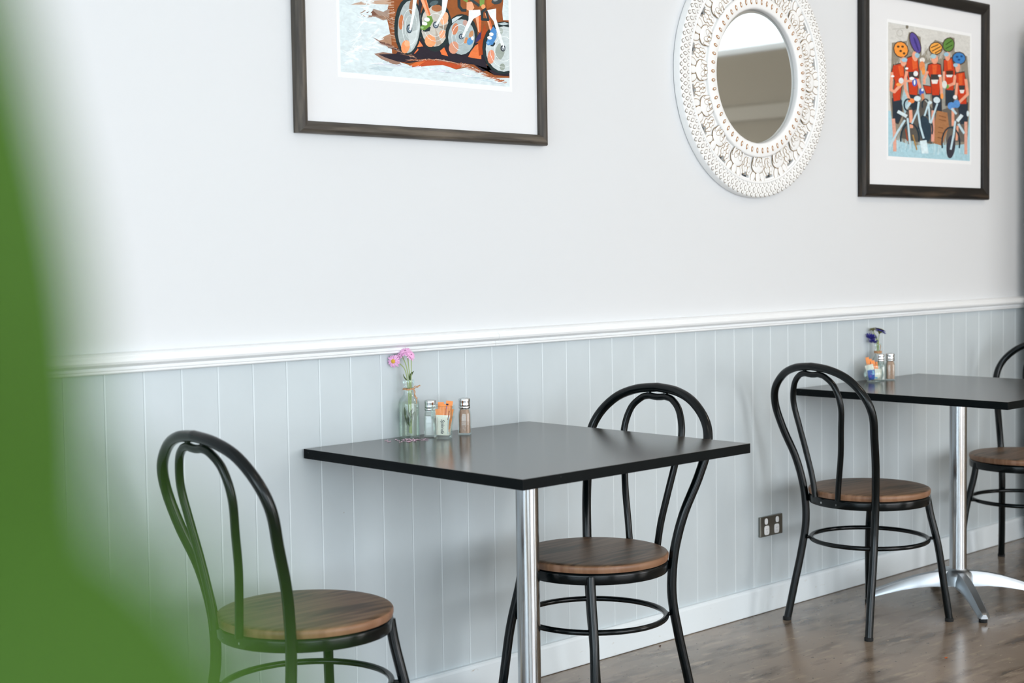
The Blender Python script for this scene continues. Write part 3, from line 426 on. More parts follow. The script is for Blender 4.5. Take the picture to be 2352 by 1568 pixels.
PRINT_TWO="D2D1CC,0,974,830,984,1180,984,1180,367,0,305;A9CEDA,0,0,0,333,1180,352,1180,0;8F887A,49,837,255,869,282,937,446,915,460,770,571,852,656,911,784,900,870,952,943,951,943,845,1136,823,1152,702,1180,604,1180,563,1168,366,1139,135,902,110,643,115,337,89,68,129,29,378,16,520,42,680;A9B3B0,446,695,571,734,586,410,474,403;9A9A92,742,605,814,573,814,378,757,375;4A3E36,49,431,195,432,195,309,136,238,61,257;4A3E36,64,679,164,698,214,694,238,597,193,525,161,412,72,399,56,450,79,550,39,622;4A3E36,268,829,281,797,265,765,224,742,169,734,115,742,77,766,65,797,81,829,121,852,176,861,229,853;4A3E36,280,477,436,483,446,373,334,342,280,388;4A3E36,257,748,337,769,412,753,437,652,402,463,287,463,268,565,228,671;4A3E36,439,882,453,857,460,832,457,811,446,795,428,785,404,783,377,789,349,802,324,821,303,844,289,869,283,893,285,915,296,931,314,941,338,943,365,937,393,924,418,905;4A3E36,475,557,614,555,612,493,522,486;4A3E36,605,497,751,503,759,366,621,359;4A3E36,549,719,657,743,743,733,760,645,718,483,612,476,576,612,528,662;4A3E36,766,869,765,842,738,817,691,799,638,795,592,804,566,825,567,851,594,876,640,894,694,899,740,890;4A3E36,804,543,947,556,940,429,805,414;4A3E36,778,774,903,799,969,693,928,533,826,530,796,608,768,679;4A3E36,944,884,917,855,873,835,824,830,782,840,760,864,763,894,789,923,833,943,883,949,924,938,947,915;4A3E36,972,456,1153,463,1146,287,1029,273;4A3E36,959,682,1095,704,1139,599,1128,439,1016,432,955,550;4A3E36,1119,797,1096,770,1049,751,992,745,940,753,907,773,902,799,925,825,971,844,1027,851,1080,843,1113,823;5A5650,201,316,337,396,502,442,671,355,615,114,378,120,175,140;66605A,757,382,989,433,1138,288,1109,149,815,137,843,259;A8C4CC,175,415,255,609,282,393,228,317;2A3540,55,423,188,423,181,314,135,247,68,265;C8401F,69,671,161,689,208,685,222,592,181,531,159,422,75,408,62,459,95,554,49,616;E0602E,135,672,202,684,208,605,161,595;E8A488,251,713,246,695,230,680,208,674,187,677,171,689,165,707,171,725,187,740,208,746,230,743,246,731;9CC4D8,265,727,259,718,243,711,222,708,200,708,185,713,179,720,185,728,200,735,222,739,243,739,259,734;F49A40,255,825,267,797,253,769,217,749,170,742,124,749,90,770,79,798,92,825,127,846,174,853,221,845;5A3A22,154,817,151,813,144,809,135,807,126,808,119,810,116,814,119,819,126,823,135,824,144,824,151,821;5A3A22,214,822,211,818,204,814,195,812,186,813,179,815,176,819,179,824,186,828,195,829,204,829,211,826;5A3A22,187,788,184,783,178,779,168,778,159,778,152,781,150,785,152,789,159,793,168,795,178,794,184,792;5A3A22,234,773,231,769,224,765,215,763,206,764,199,766,196,770,199,775,206,779,215,781,224,780,231,778;E8A488,30,620,15,483,55,485,69,622;E8A488,17,482,80,466,100,486,37,502;E8A488,89,467,223,552,194,565,60,480;EEF2F3,82,593,79,588,70,585,58,583,46,583,38,586,34,590,38,594,46,598,58,600,70,600,79,597;DDE3E5,210,569,205,558,192,549,175,545,157,547,145,554,140,565,145,576,157,584,175,589,192,587,205,580;F0994F,176,538,171,531,159,526,141,523,124,524,111,527,107,534,111,540,124,546,141,549,159,548,171,544;DFA592,45,277,63,157,107,161,90,281;DFA592,61,170,66,36,111,38,106,173;2A3540,289,469,426,474,433,379,337,352,296,393;C8401F,262,740,337,760,405,743,419,649,398,472,289,473,276,574,242,666;E0602E,323,737,391,742,398,677,337,658;3C3A3A,276,639,412,653,412,601,282,600;E8A488,407,769,408,750,398,734,379,726,357,727,338,738,326,755,326,774,336,790,354,799,376,797,395,787;9CC4D8,429,781,432,770,425,761,411,754,394,752,378,756,367,764,365,774,371,784,385,790,402,792,418,788;5A4C98,425,878,438,855,445,833,444,814,437,800,422,792,403,791,381,797,357,809,335,827,317,848,304,871,297,892,298,911,305,926,319,934,339,935,361,929,384,917,406,899;3F3478,397,858,414,832,423,812,422,803,410,808,392,826,372,851,355,877,346,898,347,906,358,901,377,884;E8A488,236,643,205,566,242,564,273,642;E8A488,206,573,217,499,255,503,244,577;E8A488,214,505,275,427,310,437,249,515;E8A488,384,590,424,525,461,533,421,599;F0884A,363,428,357,418,340,410,316,406,293,407,276,413,270,422,276,432,293,440,316,444,340,443,357,437;EEF2F3,274,664,271,660,263,656,253,654,242,654,234,657,231,661,234,666,242,670,253,671,263,671,271,669;E8A488,234,558,360,570,358,589,232,576;4A62B8,397,569,392,553,379,541,361,536,344,539,331,549,326,564,331,580,344,592,361,597,379,594,392,584;EEF2F3,374,567,372,557,367,549,361,546,355,548,351,556,349,566,351,576,355,584,361,587,367,585,372,577;E4E8E8,411,636,406,625,394,617,378,613,361,614,349,621,345,631,349,641,361,650,378,654,394,652,406,646;EEF2F3,359,595,354,589,341,584,323,581,305,582,293,585,288,591,293,597,305,602,323,605,341,604,354,601;4A62B8,496,504,492,491,478,480,460,475,442,478,429,487,424,500,429,513,442,524,460,528,478,526,492,517;EEF2F3,488,518,486,513,480,509,471,507,463,508,457,511,455,516,457,522,463,526,471,528,480,527,486,523;E6E2DC,509,746,504,735,490,727,471,723,453,724,439,730,434,740,439,750,453,758,471,762,490,761,504,755;E08A58,509,700,503,681,488,667,467,660,446,664,431,676,426,694,431,713,446,727,467,734,488,730,503,718;F09A50,513,664,510,647,500,634,488,629,475,632,466,644,463,660,466,677,475,689,488,695,500,691,510,680;C8401F,488,551,600,548,600,500,530,495;D88A60,455,486,472,434,508,439,491,492;2A3540,614,489,742,493,749,374,628,368;C8401F,558,711,656,733,734,724,742,643,713,492,614,486,593,618,544,658;E0602E,614,715,684,721,670,645,621,642;3C3A3A,588,643,720,652,716,611,597,603;E8E4E0,600,603,702,610,685,578,614,573;E8A488,700,766,693,747,674,732,649,725,624,728,605,740,598,758,605,777,623,792,649,799,674,796,693,784;A6C6D0,674,787,669,777,653,769,632,765,611,766,595,771,590,780,595,789,611,797,632,801,653,800,669,795;F0A84A,751,866,750,843,727,822,687,807,642,803,603,811,581,828,582,850,605,872,644,886,690,891,729,883;5A3A22,599,843,704,875,699,882,593,849;5A3A22,614,818,740,864,734,870,607,824;5A3A22,656,807,755,843,748,849,649,813;E8A488,530,666,473,594,509,588,565,661;E8A488,475,599,481,560,519,564,514,603;E8A488,709,645,734,494,774,499,749,649;F09A50,779,488,776,477,768,468,756,464,745,467,736,474,733,485,736,497,745,506,756,509,768,507,776,499;EEF2F3,747,643,744,638,734,635,722,632,709,633,699,635,696,640,699,644,709,648,722,650,734,650,744,647;2A3540,814,535,937,547,930,437,814,423;C8401F,784,765,900,789,951,688,923,542,828,540,806,617,784,676;E0602E,835,769,893,774,900,707,842,695;4A2E22,813,685,922,697,922,663,821,656;E8E4E0,813,655,918,663,900,643,828,638;E8A488,878,803,873,784,858,770,838,763,817,767,803,779,797,796,802,815,817,829,837,835,858,832,873,820;9CC4D8,858,816,853,807,839,800,820,797,801,797,788,802,783,810,788,819,801,826,820,829,839,829,853,824;5F8A40,929,885,906,860,869,843,828,838,794,847,775,867,778,893,801,918,837,936,878,941,913,932,932,911;34501F,814,883,907,923,898,929,806,889;34501F,813,853,913,890,907,896,806,859;E8A488,932,663,915,591,956,591,973,663;E8A488,939,608,826,578,840,559,954,589;E8A488,769,679,769,596,801,598,800,681;6A9A4A,861,568,858,560,848,553,835,550,822,552,813,557,809,565,813,574,822,580,835,583,848,582,858,577;DDE0DC,829,581,824,566,811,554,792,549,773,552,760,562,755,576,760,592,773,604,792,609,811,606,824,596;2A3540,982,448,1145,453,1138,296,1034,283;C8401F,966,674,1092,694,1122,593,1123,448,1019,442,974,553;E0602E,1003,676,1062,684,1062,597,1011,586;3C3A3A,1003,585,1100,592,1095,557,1018,552;E8E4E0,1018,552,1095,557,1078,529,1033,527;E8A488,1029,726,1021,706,1005,692,985,686,966,691,955,705,953,723,961,743,977,757,997,763,1015,758,1027,745;9CC4D8,994,744,989,736,976,729,959,726,941,727,928,731,923,738,928,746,941,753,958,756,976,755,989,751;3F80C0,1103,797,1083,775,1044,759,995,754,951,760,922,777,917,799,937,821,976,837,1024,842,1069,836,1098,819;1F4A80,1001,809,998,805,991,801,980,799,970,800,963,802,960,805,962,809,970,813,980,814,991,814,998,812;1F4A80,1067,818,1065,814,1057,810,1047,808,1036,809,1029,811,1026,814,1029,818,1036,822,1047,824,1057,823,1065,821;1F4A80,1030,788,1028,784,1020,781,1010,779,1000,779,992,781,989,785,992,789,999,792,1010,794,1020,794,1028,792;E8A488,1092,641,1125,518,1167,523,1134,646;E8A488,1138,537,997,460,1025,446,1167,523;E8A488,964,603,948,502,984,503,999,604;5A90D0,1027,443,1020,426,1001,413,974,408,948,410,929,421,922,436,929,453,948,466,974,471,1001,469,1020,458;5A90D0,949,423,942,407,922,395,894,390,866,392,846,402,839,417,846,432,866,444,894,450,921,448,942,438;E8E8E8,984,493,980,485,968,478,952,475,936,476,924,481,920,489,924,498,936,505,952,508,968,507,980,501;A8754E,685,371,836,364,861,260,757,105,622,122,643,264;7A4E30,709,332,815,322,819,328,713,338;7A4E30,710,302,816,296,818,302,712,308;7A4E30,703,242,773,237,775,243,705,248;7A4E30,696,204,773,200,775,206,698,210;7A4E30,689,163,759,158,761,164,691,169;E8A488,282,354,294,219,340,222,328,358;E0A08C,603,369,599,130,644,132,648,371;E8A488,898,403,899,264,940,266,939,405;DFA592,1093,307,1095,51,1139,52,1138,309;E8A488,974,270,959,154,991,155,1006,270;25353F,182,114,158,111,157,150,181,149;25353F,181,149,157,150,170,187,192,182;25353F,192,182,170,187,196,220,213,212;25353F,213,212,196,220,232,245,243,234;25353F,243,234,232,245,274,259,278,246;25353F,278,246,274,259,318,261,315,248;25353F,315,248,318,261,361,251,350,239;25353F,350,239,361,251,397,229,380,219;25353F,380,219,397,229,424,199,401,192;25353F,401,192,424,199,437,162,413,159;25353F,413,159,437,162,436,122,412,124;2C3E4C,595,231,599,200,595,172,581,148,561,131,536,123,508,125,480,136,456,155,436,181,424,211,420,241,425,270,438,293,458,310,483,318,511,317,538,306,563,287,583,261;25353F,428,217,405,216,411,253,432,250;25353F,432,250,411,253,427,286,445,280;25353F,445,280,427,286,452,313,465,304;25353F,465,304,452,313,483,331,490,320;25353F,490,320,483,331,518,338,518,326;25353F,518,326,518,338,553,333,545,322;25353F,545,322,553,333,584,318,570,307;25353F,570,307,584,318,609,292,590,284;25353F,590,284,609,292,624,259,602,255;25353F,602,255,624,259,629,223,606,222;25353F,606,222,629,223,622,186,601,189;25353F,773,89,752,84,743,123,766,124;25353F,766,124,743,123,749,163,771,161;25353F,771,161,749,163,769,200,788,194;25353F,788,194,769,200,801,230,814,221;25353F,814,221,801,230,841,251,849,240;25353F,849,240,841,251,887,259,887,247;25353F,887,247,887,259,933,255,926,243;25353F,926,243,933,255,975,238,961,228;25353F,961,228,975,238,1008,211,988,203;25353F,988,203,1008,211,1028,175,1006,170;25353F,1006,170,1028,175,1035,135,1011,134;25353F,1011,134,1035,135,1026,94,1004,97;3A3A44,953,102,945,73,932,48,914,28,894,15,873,11,853,16,837,29,826,49,821,75,822,103,830,131,844,156,861,176,882,189,903,193,922,189,938,176,949,155,955,130;25353F,269,354,269,342,248,344,255,355;25353F,255,355,248,344,229,351,242,361;25353F,242,361,229,351,214,362,233,369;25353F,233,369,214,362,206,377,227,380;25353F,227,380,206,377,204,393,226,393;25353F,226,393,204,393,210,409,230,405;25353F,230,405,210,409,222,423,238,416;25353F,238,416,222,423,239,434,249,424;25353F,249,424,239,434,260,440,263,429;25353F,263,429,260,440,281,441,277,429;25353F,277,429,281,441,301,437,291,426;25353F,482,384,466,378,459,392,478,396;25353F,478,396,459,392,458,408,477,408;25353F,477,408,458,408,463,423,480,420;25353F,480,420,463,423,473,436,487,430;25353F,487,430,473,436,487,447,497,439;25353F,497,439,487,447,504,453,508,444;25353F,508,444,504,453,522,455,520,445;25353F,520,445,522,455,540,452,532,442;25353F,532,442,540,452,555,445,542,436;25353F,542,436,555,445,567,434,550,427;BFD8E2,0,68,25,62,138,182,112,188,0,69;BFD8E2,130,174,238,273,213,280,105,182;D5E5EA,114,325,241,293,263,316,136,347;BFD8E2,248,292,290,64,317,67,275,295;BFD8E2,258,360,316,407,287,417,229,369;BFD8E2,406,426,391,359,418,359,434,426;BFD8E2,391,365,427,234,455,238,418,368;BFD8E2,425,241,477,147,504,153,451,246;BFD8E2,396,368,310,255,332,251,419,364;D5E5EA,448,450,441,439,423,430,398,426,374,428,356,434,349,444,356,454,374,463,398,467,423,466,441,460;BFD8E2,551,428,488,322,512,319,575,425;BFD8E2,545,425,567,272,592,274,570,428;BFD8E2,603,268,699,425,675,428,579,271;D0E2E8,726,446,712,435,688,429,662,429,640,435,629,446,630,459,644,469,667,476,693,476,715,469,727,458;D0E2E8,610,430,606,423,594,417,579,415,564,416,552,420,548,426,552,433,564,439,579,441,594,440,606,436;BFD8E2,939,306,916,199,945,198,968,306;BFD8E2,918,207,872,80,901,79,947,205;BFD8E2,985,280,1076,208,1106,219,1015,291;D5E5EA,1002,298,1078,351,1036,366,961,313;BFD8E2,884,394,961,354,985,367,908,407;D5E5EA,1167,374,1164,362,1156,353,1146,350,1135,352,1127,360,1125,372,1127,383,1135,392,1145,396,1156,393,1164,385;A04A30,226,209,255,119,271,121,242,212;B08A50,326,170,384,57,402,61,345,173;7A7466,274,976,272,968,265,961,255,958,246,959,239,965,237,972,239,980,243,984,271,984,272,983;BDBBB4,191,921,199,922,197,914,189,914;BDBBB4,189,914,197,914,191,906,184,908;BDBBB4,184,908,191,906,181,899,176,902;BDBBB4,176,902,181,899,168,894,166,898;BDBBB4,166,898,168,894,155,891,155,896;BDBBB4,155,896,155,891,141,892,144,896;BDBBB4,144,896,141,892,129,894,134,898;BDBBB4,134,898,129,894,119,899,126,902;BDBBB4,126,902,119,899,113,906,121,908;BDBBB4,121,908,113,906,111,914,119,915;BDBBB4,119,915,111,914,113,923,121,922;BDBBB4,121,922,113,923,119,930,126,929;BDBBB4,126,929,119,930,129,937,134,934;BDBBB4,134,934,129,937,141,942,144,938;BDBBB4,144,938,141,942,155,945,155,940;BDBBB4,155,940,155,945,169,945,166,940;BDBBB4,166,940,169,945,181,942,176,938;BDBBB4,176,938,181,942,191,937,184,934;BDBBB4,184,934,191,937,197,930,189,928;BDBBB4,189,928,197,930,199,922,191,921;BDBBB4,54,935,231,959,230,963,53,940;D8EAF0,433,129,530,140,559,38,461,34"
# ------------------------------------------------------------------ framed prints
def print_mat():
    mt = bpy.data.materials.new('painted_print'); mt.use_nodes = True; nt = mt.node_tree; b = nt.nodes['Principled BSDF']
    b.inputs['Roughness'].default_value = 0.75; b.inputs['Specular IOR Level'].default_value = 0.2
    at = nt.nodes.new('ShaderNodeAttribute'); at.attribute_name = 'paint'
    tc = nt.nodes.new('ShaderNodeTexCoord'); mp = nt.nodes.new('ShaderNodeMapping'); mp.inputs['Scale'].default_value = (40, 1, 90); mp.inputs['Rotation'].default_value = (0, 0.35, 0)
    nt.links.new(tc.outputs['Object'], mp.inputs[0])
    n = nt.nodes.new('ShaderNodeTexNoise'); n.inputs['Scale'].default_value = 1; n.inputs['Detail'].default_value = 7; n.inputs['Distortion'].default_value = 1.2
    nt.links.new(mp.outputs[0], n.inputs['Vector'])
    mr = nt.nodes.new('ShaderNodeMapRange'); mr.inputs[1].default_value = 0.3; mr.inputs[2].default_value = 0.7; mr.inputs[3].default_value = 0.88; mr.inputs[4].default_value = 1.07
    nt.links.new(n.outputs[0], mr.inputs[0])
    vm = nt.nodes.new('ShaderNodeVectorMath'); vm.operation = 'SCALE'
    nt.links.new(at.outputs['Color'], vm.inputs[0]); nt.links.new(mr.outputs[0], vm.inputs['Scale'])
    nt.links.new(vm.outputs[0], b.inputs['Base Color'])
    return mt
M_print = print_mat()
def frame_wood(base, c1, c2, c3, horiz):
    mt = mat(base + ('_rails' if horiz else '_stiles'), c1, 0.48, spec=0.4, noise=((7, 90, 90) if horiz else (90, 90, 7), c2, 0.35, 0.65, 8), bump=((10, 160, 160) if horiz else (160, 160, 10), 0.25, 0.002))
    mix_layer(mt, (3, 30, 30) if horiz else (30, 30, 3), c3, 0.56, 0.70, 6); return mt
def picture(name, x0, x1, z0, z1, px0, pz0, pw, ph, data, bgcol, label, fw=0.029, dep=0.030, wood_m=None, strokes=()):
    W_, H_ = x1-x0, z1-z0
    fr = empty(name, (x0, 0, z0)); tag(fr, label, 'framed picture', 'framed cyclist pictures on the wall')
    # frame: four mitred lengths of one profile (offset inward, distance from wall)
    prof = [(0.0, 0.0), (0.0, -0.020), (0.0035, -0.026), (0.009, -0.0292), (0.015, -dep), (0.022, -0.0285), (fw-0.002, -0.0225), (fw, -0.020), (fw, -0.008), (fw-0.005, -0.008), (fw-0.005, -0.0)]
    cs = [(0, 0, 1, 1), (W_, 0, -1, 1), (W_, H_, -1, -1), (0, H_, 1, -1)]
    for i in range(4):
        a = cs[i]; b = cs[(i+1) % 4]
        w = MB(); w.grid([[(q[0]+q[2]*o_, y_, q[1]+q[3]*o_) for o_, y_ in prof] for q in (a, b)], closed_v=True, cap0=True, cap1=True, smooth=False)
        w.build('frame_bar', wood_m[i % 2], fr)
    MB().box((fw-0.004, -0.0105, fw-0.004), (W_-fw+0.004, -0.002, H_-fw+0.004)).build('mat_board', M_matboard, fr)
    lx, lz = px0-x0, pz0-z0
    pp = MB().box((lx-0.010, -0.0110, lz-0.014), (lx+pw+0.010, -0.0104, lz+ph+0.012)).build('print_sheet', M_paper, fr)
    bm = bmesh.new(); cl = bm.loops.layers.float_color.new('paint')
    def face(pts, col, y):
        try: f = bm.faces.new([bm.verts.new((lx+a, y, lz+b)) for a, b in pts])
        except ValueError: return
        for l in f.loops: l[cl] = col
    face([(0, 0), (pw, 0), (pw, ph), (0, ph)], lin(bgcol), -0.01115)
    def brush(a, b, y):
        for i, (pts, c) in enumerate(strokes[a:b]):
            pts = [(min(max(p.x, 0), pw), min(max(p.y, 0), ph)) for p in pts]
            if len(set(pts)) > 3: face(pts, lin(c), y - i*1e-7)
    cut_ = 9 if len(strokes) > 600 else 3
    for i, it in enumerate(data.split(';')):
        if i == cut_: brush(0, 999, -0.01116 - (i - 0.7)*4e-6)
        q = it.split(','); v = [float(t)/2000 for t in q[1:]]
        face([(v[k], v[k+1]) for k in range(0, len(v), 2)], lin(q[0]), -0.01116 - i*4e-6)
    me = bpy.data.meshes.new('painting'); bm.to_mesh(me); bm.free(); me.materials.append(M_print)
    for p in me.polygons:
        if p.normal.y > 0: pass
    o = bpy.data.objects.new('painting', me); COL.objects.link(o); o.parent = pp
    return fr
FW1 = [frame_wood('grey_brown_frame_wood', '504A42', '3A3530', '6A6156', h) for h in (True, False)]
FW2 = [frame_wood('black_brown_frame_wood', '221E1A', '15120F', '43372B', h) for h in (True, False)]
def fan(poly, n, L, wd, cols, ang, rnd, inward=0.3):
    """dry-brush feathers along a polyline: (points, colour)"""
    out = []; P = [Vector(p) for p in poly]
    for _ in range(n):
        i = random.randrange(len(P)-1); q = P[i].lerp(P[i+1], random.random()); a = math.radians(ang + random.uniform(-rnd, rnd)); l = L*random.uniform(0.4, 1.3); d = Vector((math.cos(a), math.sin(a))); s = Vector((-d.y, d.x))*wd*random.uniform(0.4, 1.2); q = q - d*l*inward
        out.append(([q - s, q + d*l*0.5 - s*0.8, q + d*l, q + d*l*0.45 + s*0.8, q + s], random.choice(cols)))
    return out
random.seed(3)
ST1 = fan([(0.02, 0.02), (0.10, 0.20), (0.02, 0.30), (0.12, 0.08), (0.02, 0.05)], 160, 0.045, 0.0026, ['E9F0F1', 'DDE8EB', 'F0F4F5', 'E2EBEE'], 195, 35, 0.5)
ST1 += fan([(0.170, 0.34), (0.166, 0.26), (0.170, 0.18), (0.182, 0.09)], 190, 0.028, 0.0011, ['A8683F', 'B98560', '9A6040', 'C8A68C', 'D9C4B4'], 184, 16, 0.35)
ST1 += fan([(0.085, 0.255), (0.12, 0.240), (0.165, 0.245)], 120, 0.030, 0.0010, ['957868', 'AE9484', '7C5C4C', 'C4B0A2'], 165, 22, 0.5)
ST1 += fan([(0.13, 0.150), (0.165, 0.150)], 50, 0.025, 0.0010, ['A8836A', '8A5C44', 'C4A892'], 165, 22, 0.4)
ST1 += fan([(0.03, 0.285), (0.10, 0.28), (0.17, 0.285)], 60, 0.035, 0.0010, ['C0A08A', 'DCCABC', 'A88468'], 175, 14, 0.5)
ST1 += fan([(0.12, 0.090), (0.18, 0.072), (0.24, 0.056)], 120, 0.035, 0.0011, ['7A5040', '9A7462', '3E2C30', 'B89A88'], 170, 16, 0.4)
ST1 += fan([(0.22, 0.046), (0.33, 0.056), (0.42, 0.050), (0.50, 0.028), (0.585, 0.010)], 170, 0.026, 0.0010, ['A85A34', 'C8784E', 'D8B4A0', '8A4A30', 'C09C8C'], 188, 16, 0.3)
ST1 += fan([(0.10, 0.030), (0.25, 0.028), (0.42, 0.022), (0.55, 0.005)], 110, 0.045, 0.0011, ['CCDBE0', 'F2F5F7', 'BCD0D8', 'E0E4EE', 'D8DCE8'], 186, 12, 0.5)
ST2 = fan([(0.03, 0.30), (0.13, 0.42), (0.23, 0.40), (0.33, 0.40), (0.42, 0.42), (0.55, 0.34)], 160, 0.05, 0.0026, ['A8A397', 'BFBCB4', '8A8376', 'CBC9C3'], 90, 30, 0.4)
ST2 += fan([(0.01, 0.05), (0.2, 0.06), (0.4, 0.05), (0.58, 0.04)], 110, 0.06, 0.0022, ['A4CCD8', 'BFDAE2', '95BECB', 'C8DEE4'], 92, 20, 0.5)
picture('framed_picture', 0.921, 1.796, 1.546, 2.33, 1.064, 1.706, 0.594, 0.500, PRINT_ONE, 'D9E5E8', 'grey-brown wood framed picture of bicycle wheels and cyclists, left of the round mirror', fw=0.030, wood_m=FW1, strokes=ST1)
picture('framed_picture', 3.413, 4.320, 1.425, 2.208, 3.598, 1.578, 0.590, 0.492, PRINT_TWO, 'CFD0CC', 'near-black framed picture of five cyclists in red jerseys, right of the round mirror', fw=0.046, wood_m=FW2, strokes=ST2)

# ------------------------------------------------------------------ carved round mirror
MX, MZ = 2.782, 1.812
mir = empty('wall_mirror', (MX, 0, MZ)); tag(mir, 'round wall mirror in a white carved openwork frame between the two framed pictures', 'mirror')
M_white = mat('white_carved_wood', 'EEEEED', 0.55, bump=(70, 0.08, 0.001)); M_tan = mat('rubbed_wood_showing', '8E7248', 0.7); M_gold = mat('rubbed_gold_brown', 'A8794A', 0.6); M_greyline = mat('carved_line_grey', '85796A', 0.7)
mix_layer(M_white, (60, 60, 60), 'C9AE86', 0.71, 0.78)
YF = -0.031
def ring_lathe(name, prof, m_, parent=mir, seg=128):
    w = MB(); rows = []
    for r, y in prof: rows.append([(r*math.cos(2*PI*k/seg), y, r*math.sin(2*PI*k/seg)) for k in range(seg)])
    w.grid(rows, closed_v=True); return w.build(name, m_, parent)
# outer band with side, lattice carved on it
o_b = ring_lathe('outer_band', [(0.345, -0.008), (0.398, -0.001), (0.4005, -0.003), (0.4005, -0.024), (0.398, -0.0275), (0.394, -0.0285), (0.356, -0.0290), (0.352, -0.026), (0.345, -0.008)], M_white)
def blob(w, cx, cz, ax, rx, rz, y, h, mi, shape='ellipse', n=14, pw=1.0):
    """low dome on the frame face; ax = direction angle of its long axis"""
    ca, sa = math.cos(ax), math.sin(ax); rows = []
    def pt(t, f, yy):
        if shape == 'diamond': e = 1.25; q = (abs(math.cos(t))**e + abs(math.sin(t))**e)**(-1/e)
        elif shape == 'petal': q = 1.0 - 0.32*max(0, math.cos(t))**0.5*abs(math.sin(t)) ; q = q
        else: q = 1.0
        a, b = rx*f*q*math.cos(t), rz*f*q*math.sin(t)
        return (cx + a*ca - b*sa, yy, cz + a*sa + b*ca)
    for f, hh in ((1.0, 0), (0.93, 0.55), (0.70, 0.86), (0.35, 0.98)):
        rows.append([pt(2*PI*k/n, f, y - h*hh) for k in range(n)])
    w.grid(rows, mi, closed_v=True, cap1=True)
w = MB(); ND = 100
for k in range(ND):
    a = 2*PI*k/ND
    for (rr, rx, rz, da) in ((0.376, 0.0115, 0.0075, 0), (0.3925, 0.0080, 0.0078, 0.5), (0.3585, 0.0082, 0.0068, 0.5)):
        aa = a + da*2*PI/ND; cx, cz = rr*math.cos(aa), rr*math.sin(aa)
        blob(w, cx, cz, aa, rx, rz, -0.0284, 0.0010, 1, 'diamond', 12)
        blob(w, cx, cz, aa, rx*0.72, rz*0.68, -0.0290, 0.0018, 0, 'diamond', 12)
w.build('lattice_carving', [M_white, M_greyline], mir)
ring_lathe('smooth_ring', [(0.346, -0.020), (0.346, -0.029), (0.3475, -0.031), (0.3505, -0.032), (0.3535, -0.031), (0.355, -0.029), (0.355, -0.020)], M_white)
# pierced floral band: a polar sheet with holes cut through it, motifs on top
NS, NR = 16*20, 10; bmw = MB(); rads = [0.262+0.086*i/NR for i in range(NR+1)]
def cell_open(k, i):
    j = k % 20; jj = min(j, 19-j)         # 0 at the gap between two motifs
    return (i in (7, 8) and jj <= 0) or (i in (8,) and jj <= 2) or (i in (3, 4, 5) and jj < 1 and False)
vv = {}
def V(k, i, y):
    key = (k % NS, i, y)
    if key not in vv:
        a = 2*PI*(k % NS)/NS - PI/2 + PI/16; vv[key] = bmw.bm.verts.new((rads[i]*math.cos(a), y, rads[i]*math.sin(a)))
    return vv[key]
ya, yb = -0.024, -0.012
for k in range(NS):
    for i in range(NR):
        if cell_open(k, i): continue
        bmw.bm.faces.new((V(k,i,ya), V(k+1,i,ya), V(k+1,i+1,ya), V(k,i+1,ya))); bmw.bm.faces.new((V(k,i,yb), V(k,i+1,yb), V(k+1,i+1,yb), V(k+1,i,yb)))
        for (k2, i2, e0, e1) in ((k-1, i, (k,i), (k,i+1)), (k+1, i, (k+1,i), (k+1,i+1)), (k, i-1, (k,i), (k+1,i)), (k, i+1, (k,i+1), (k+1,i+1))):
            if i2 < 0 or i2 >= NR or cell_open(k2, i2):
                bmw.bm.faces.new((V(*e0, ya), V(*e1, ya), V(*e1, yb), V(*e0, yb)))
bmw.build('pierced_panel', M_white, mir)
def motif():
    w = MB()
    def B(r, t, ax, rx, rz, y, line=0.0019, h=0.0022):
        """one carved leaf: a dark-rubbed outline with a low white pillow inside it; drawn at the bottom of the ring"""
        blob(w, t, -r, ax, rx+line, rz+line, y, 0.0006, 1, 'ellipse', 20)
        blob(w, t, -r, ax, rx, rz, y-0.0003, h, 0, 'ellipse', 20)
    H = PI/2
    for s in (-1, 1):          # scrollwork between two flowers
        B(0.279, s*0.0475, H-s*0.3, 0.0095, 0.0050, -0.0240); B(0.293, s*0.0505, H, 0.0080, 0.0055, -0.0240); B(0.309, s*0.0470, H+s*0.5, 0.0100, 0.0065, -0.0240)
        B(0.321, s*0.0535, H+s*0.2, 0.0050, 0.0040, -0.0240)
    for s in (-1, 1): B(0.3305, s*0.0250, H+s*0.50, 0.0185, 0.0110, -0.0245)      # three outer petals
    B(0.333, 0, H, 0.0190, 0.0125, -0.0262)
    B(0.2935, 0, 0, 0.0330, 0.0270, -0.0275, 0.0022, 0.0030)                      # bulb of the flower
    for s in (-1, 1): B(0.2810, s*0.0250, H+s*0.22, 0.0150, 0.0050, -0.0300, 0.0014, 0.0018)
    for s in (-1, 1): B(0.2860, s*0.0098, H+s*0.42, 0.0135, 0.0078, -0.0304, 0.0019, 0.0016)
    for s in (-1, 1): B(0.2765, s*0.0065, H+s*0.42, 0.0090, 0.0048, -0.0322, 0.0016, 0.0014)
    return w
mo = motif().build('carved_lotus', [M_white, M_tan], mir)
for k in range(1, 16):
    c = mo.copy(); COL.objects.link(c); c.parent = mir; c.rotation_euler = (0, 2*PI*k/16, 0)
ring_lathe('bead_band', [(0.268, -0.010), (0.268, -0.030), (0.266, -0.0335), (0.262, -0.035), (0.228, -0.035), (0.2235, -0.0335), (0.2205, -0.030), (0.2195, -0.016)], M_white)
bd = MB(); blob(bd, 0.245, 0, 0, 0.0118, 0.0070, -0.0348, 0.0016, 0, n=16); blob(bd, 0.245, 0, 0, 0.0098, 0.0054, -0.0354, 0.0022, 1, n=16); blob(bd, 0.245, 0, 0, 0.0056, 0.0028, -0.0362, 0.0020, 0, n=12)
bo = bd.build('bead', [M_white, M_gold], mir)
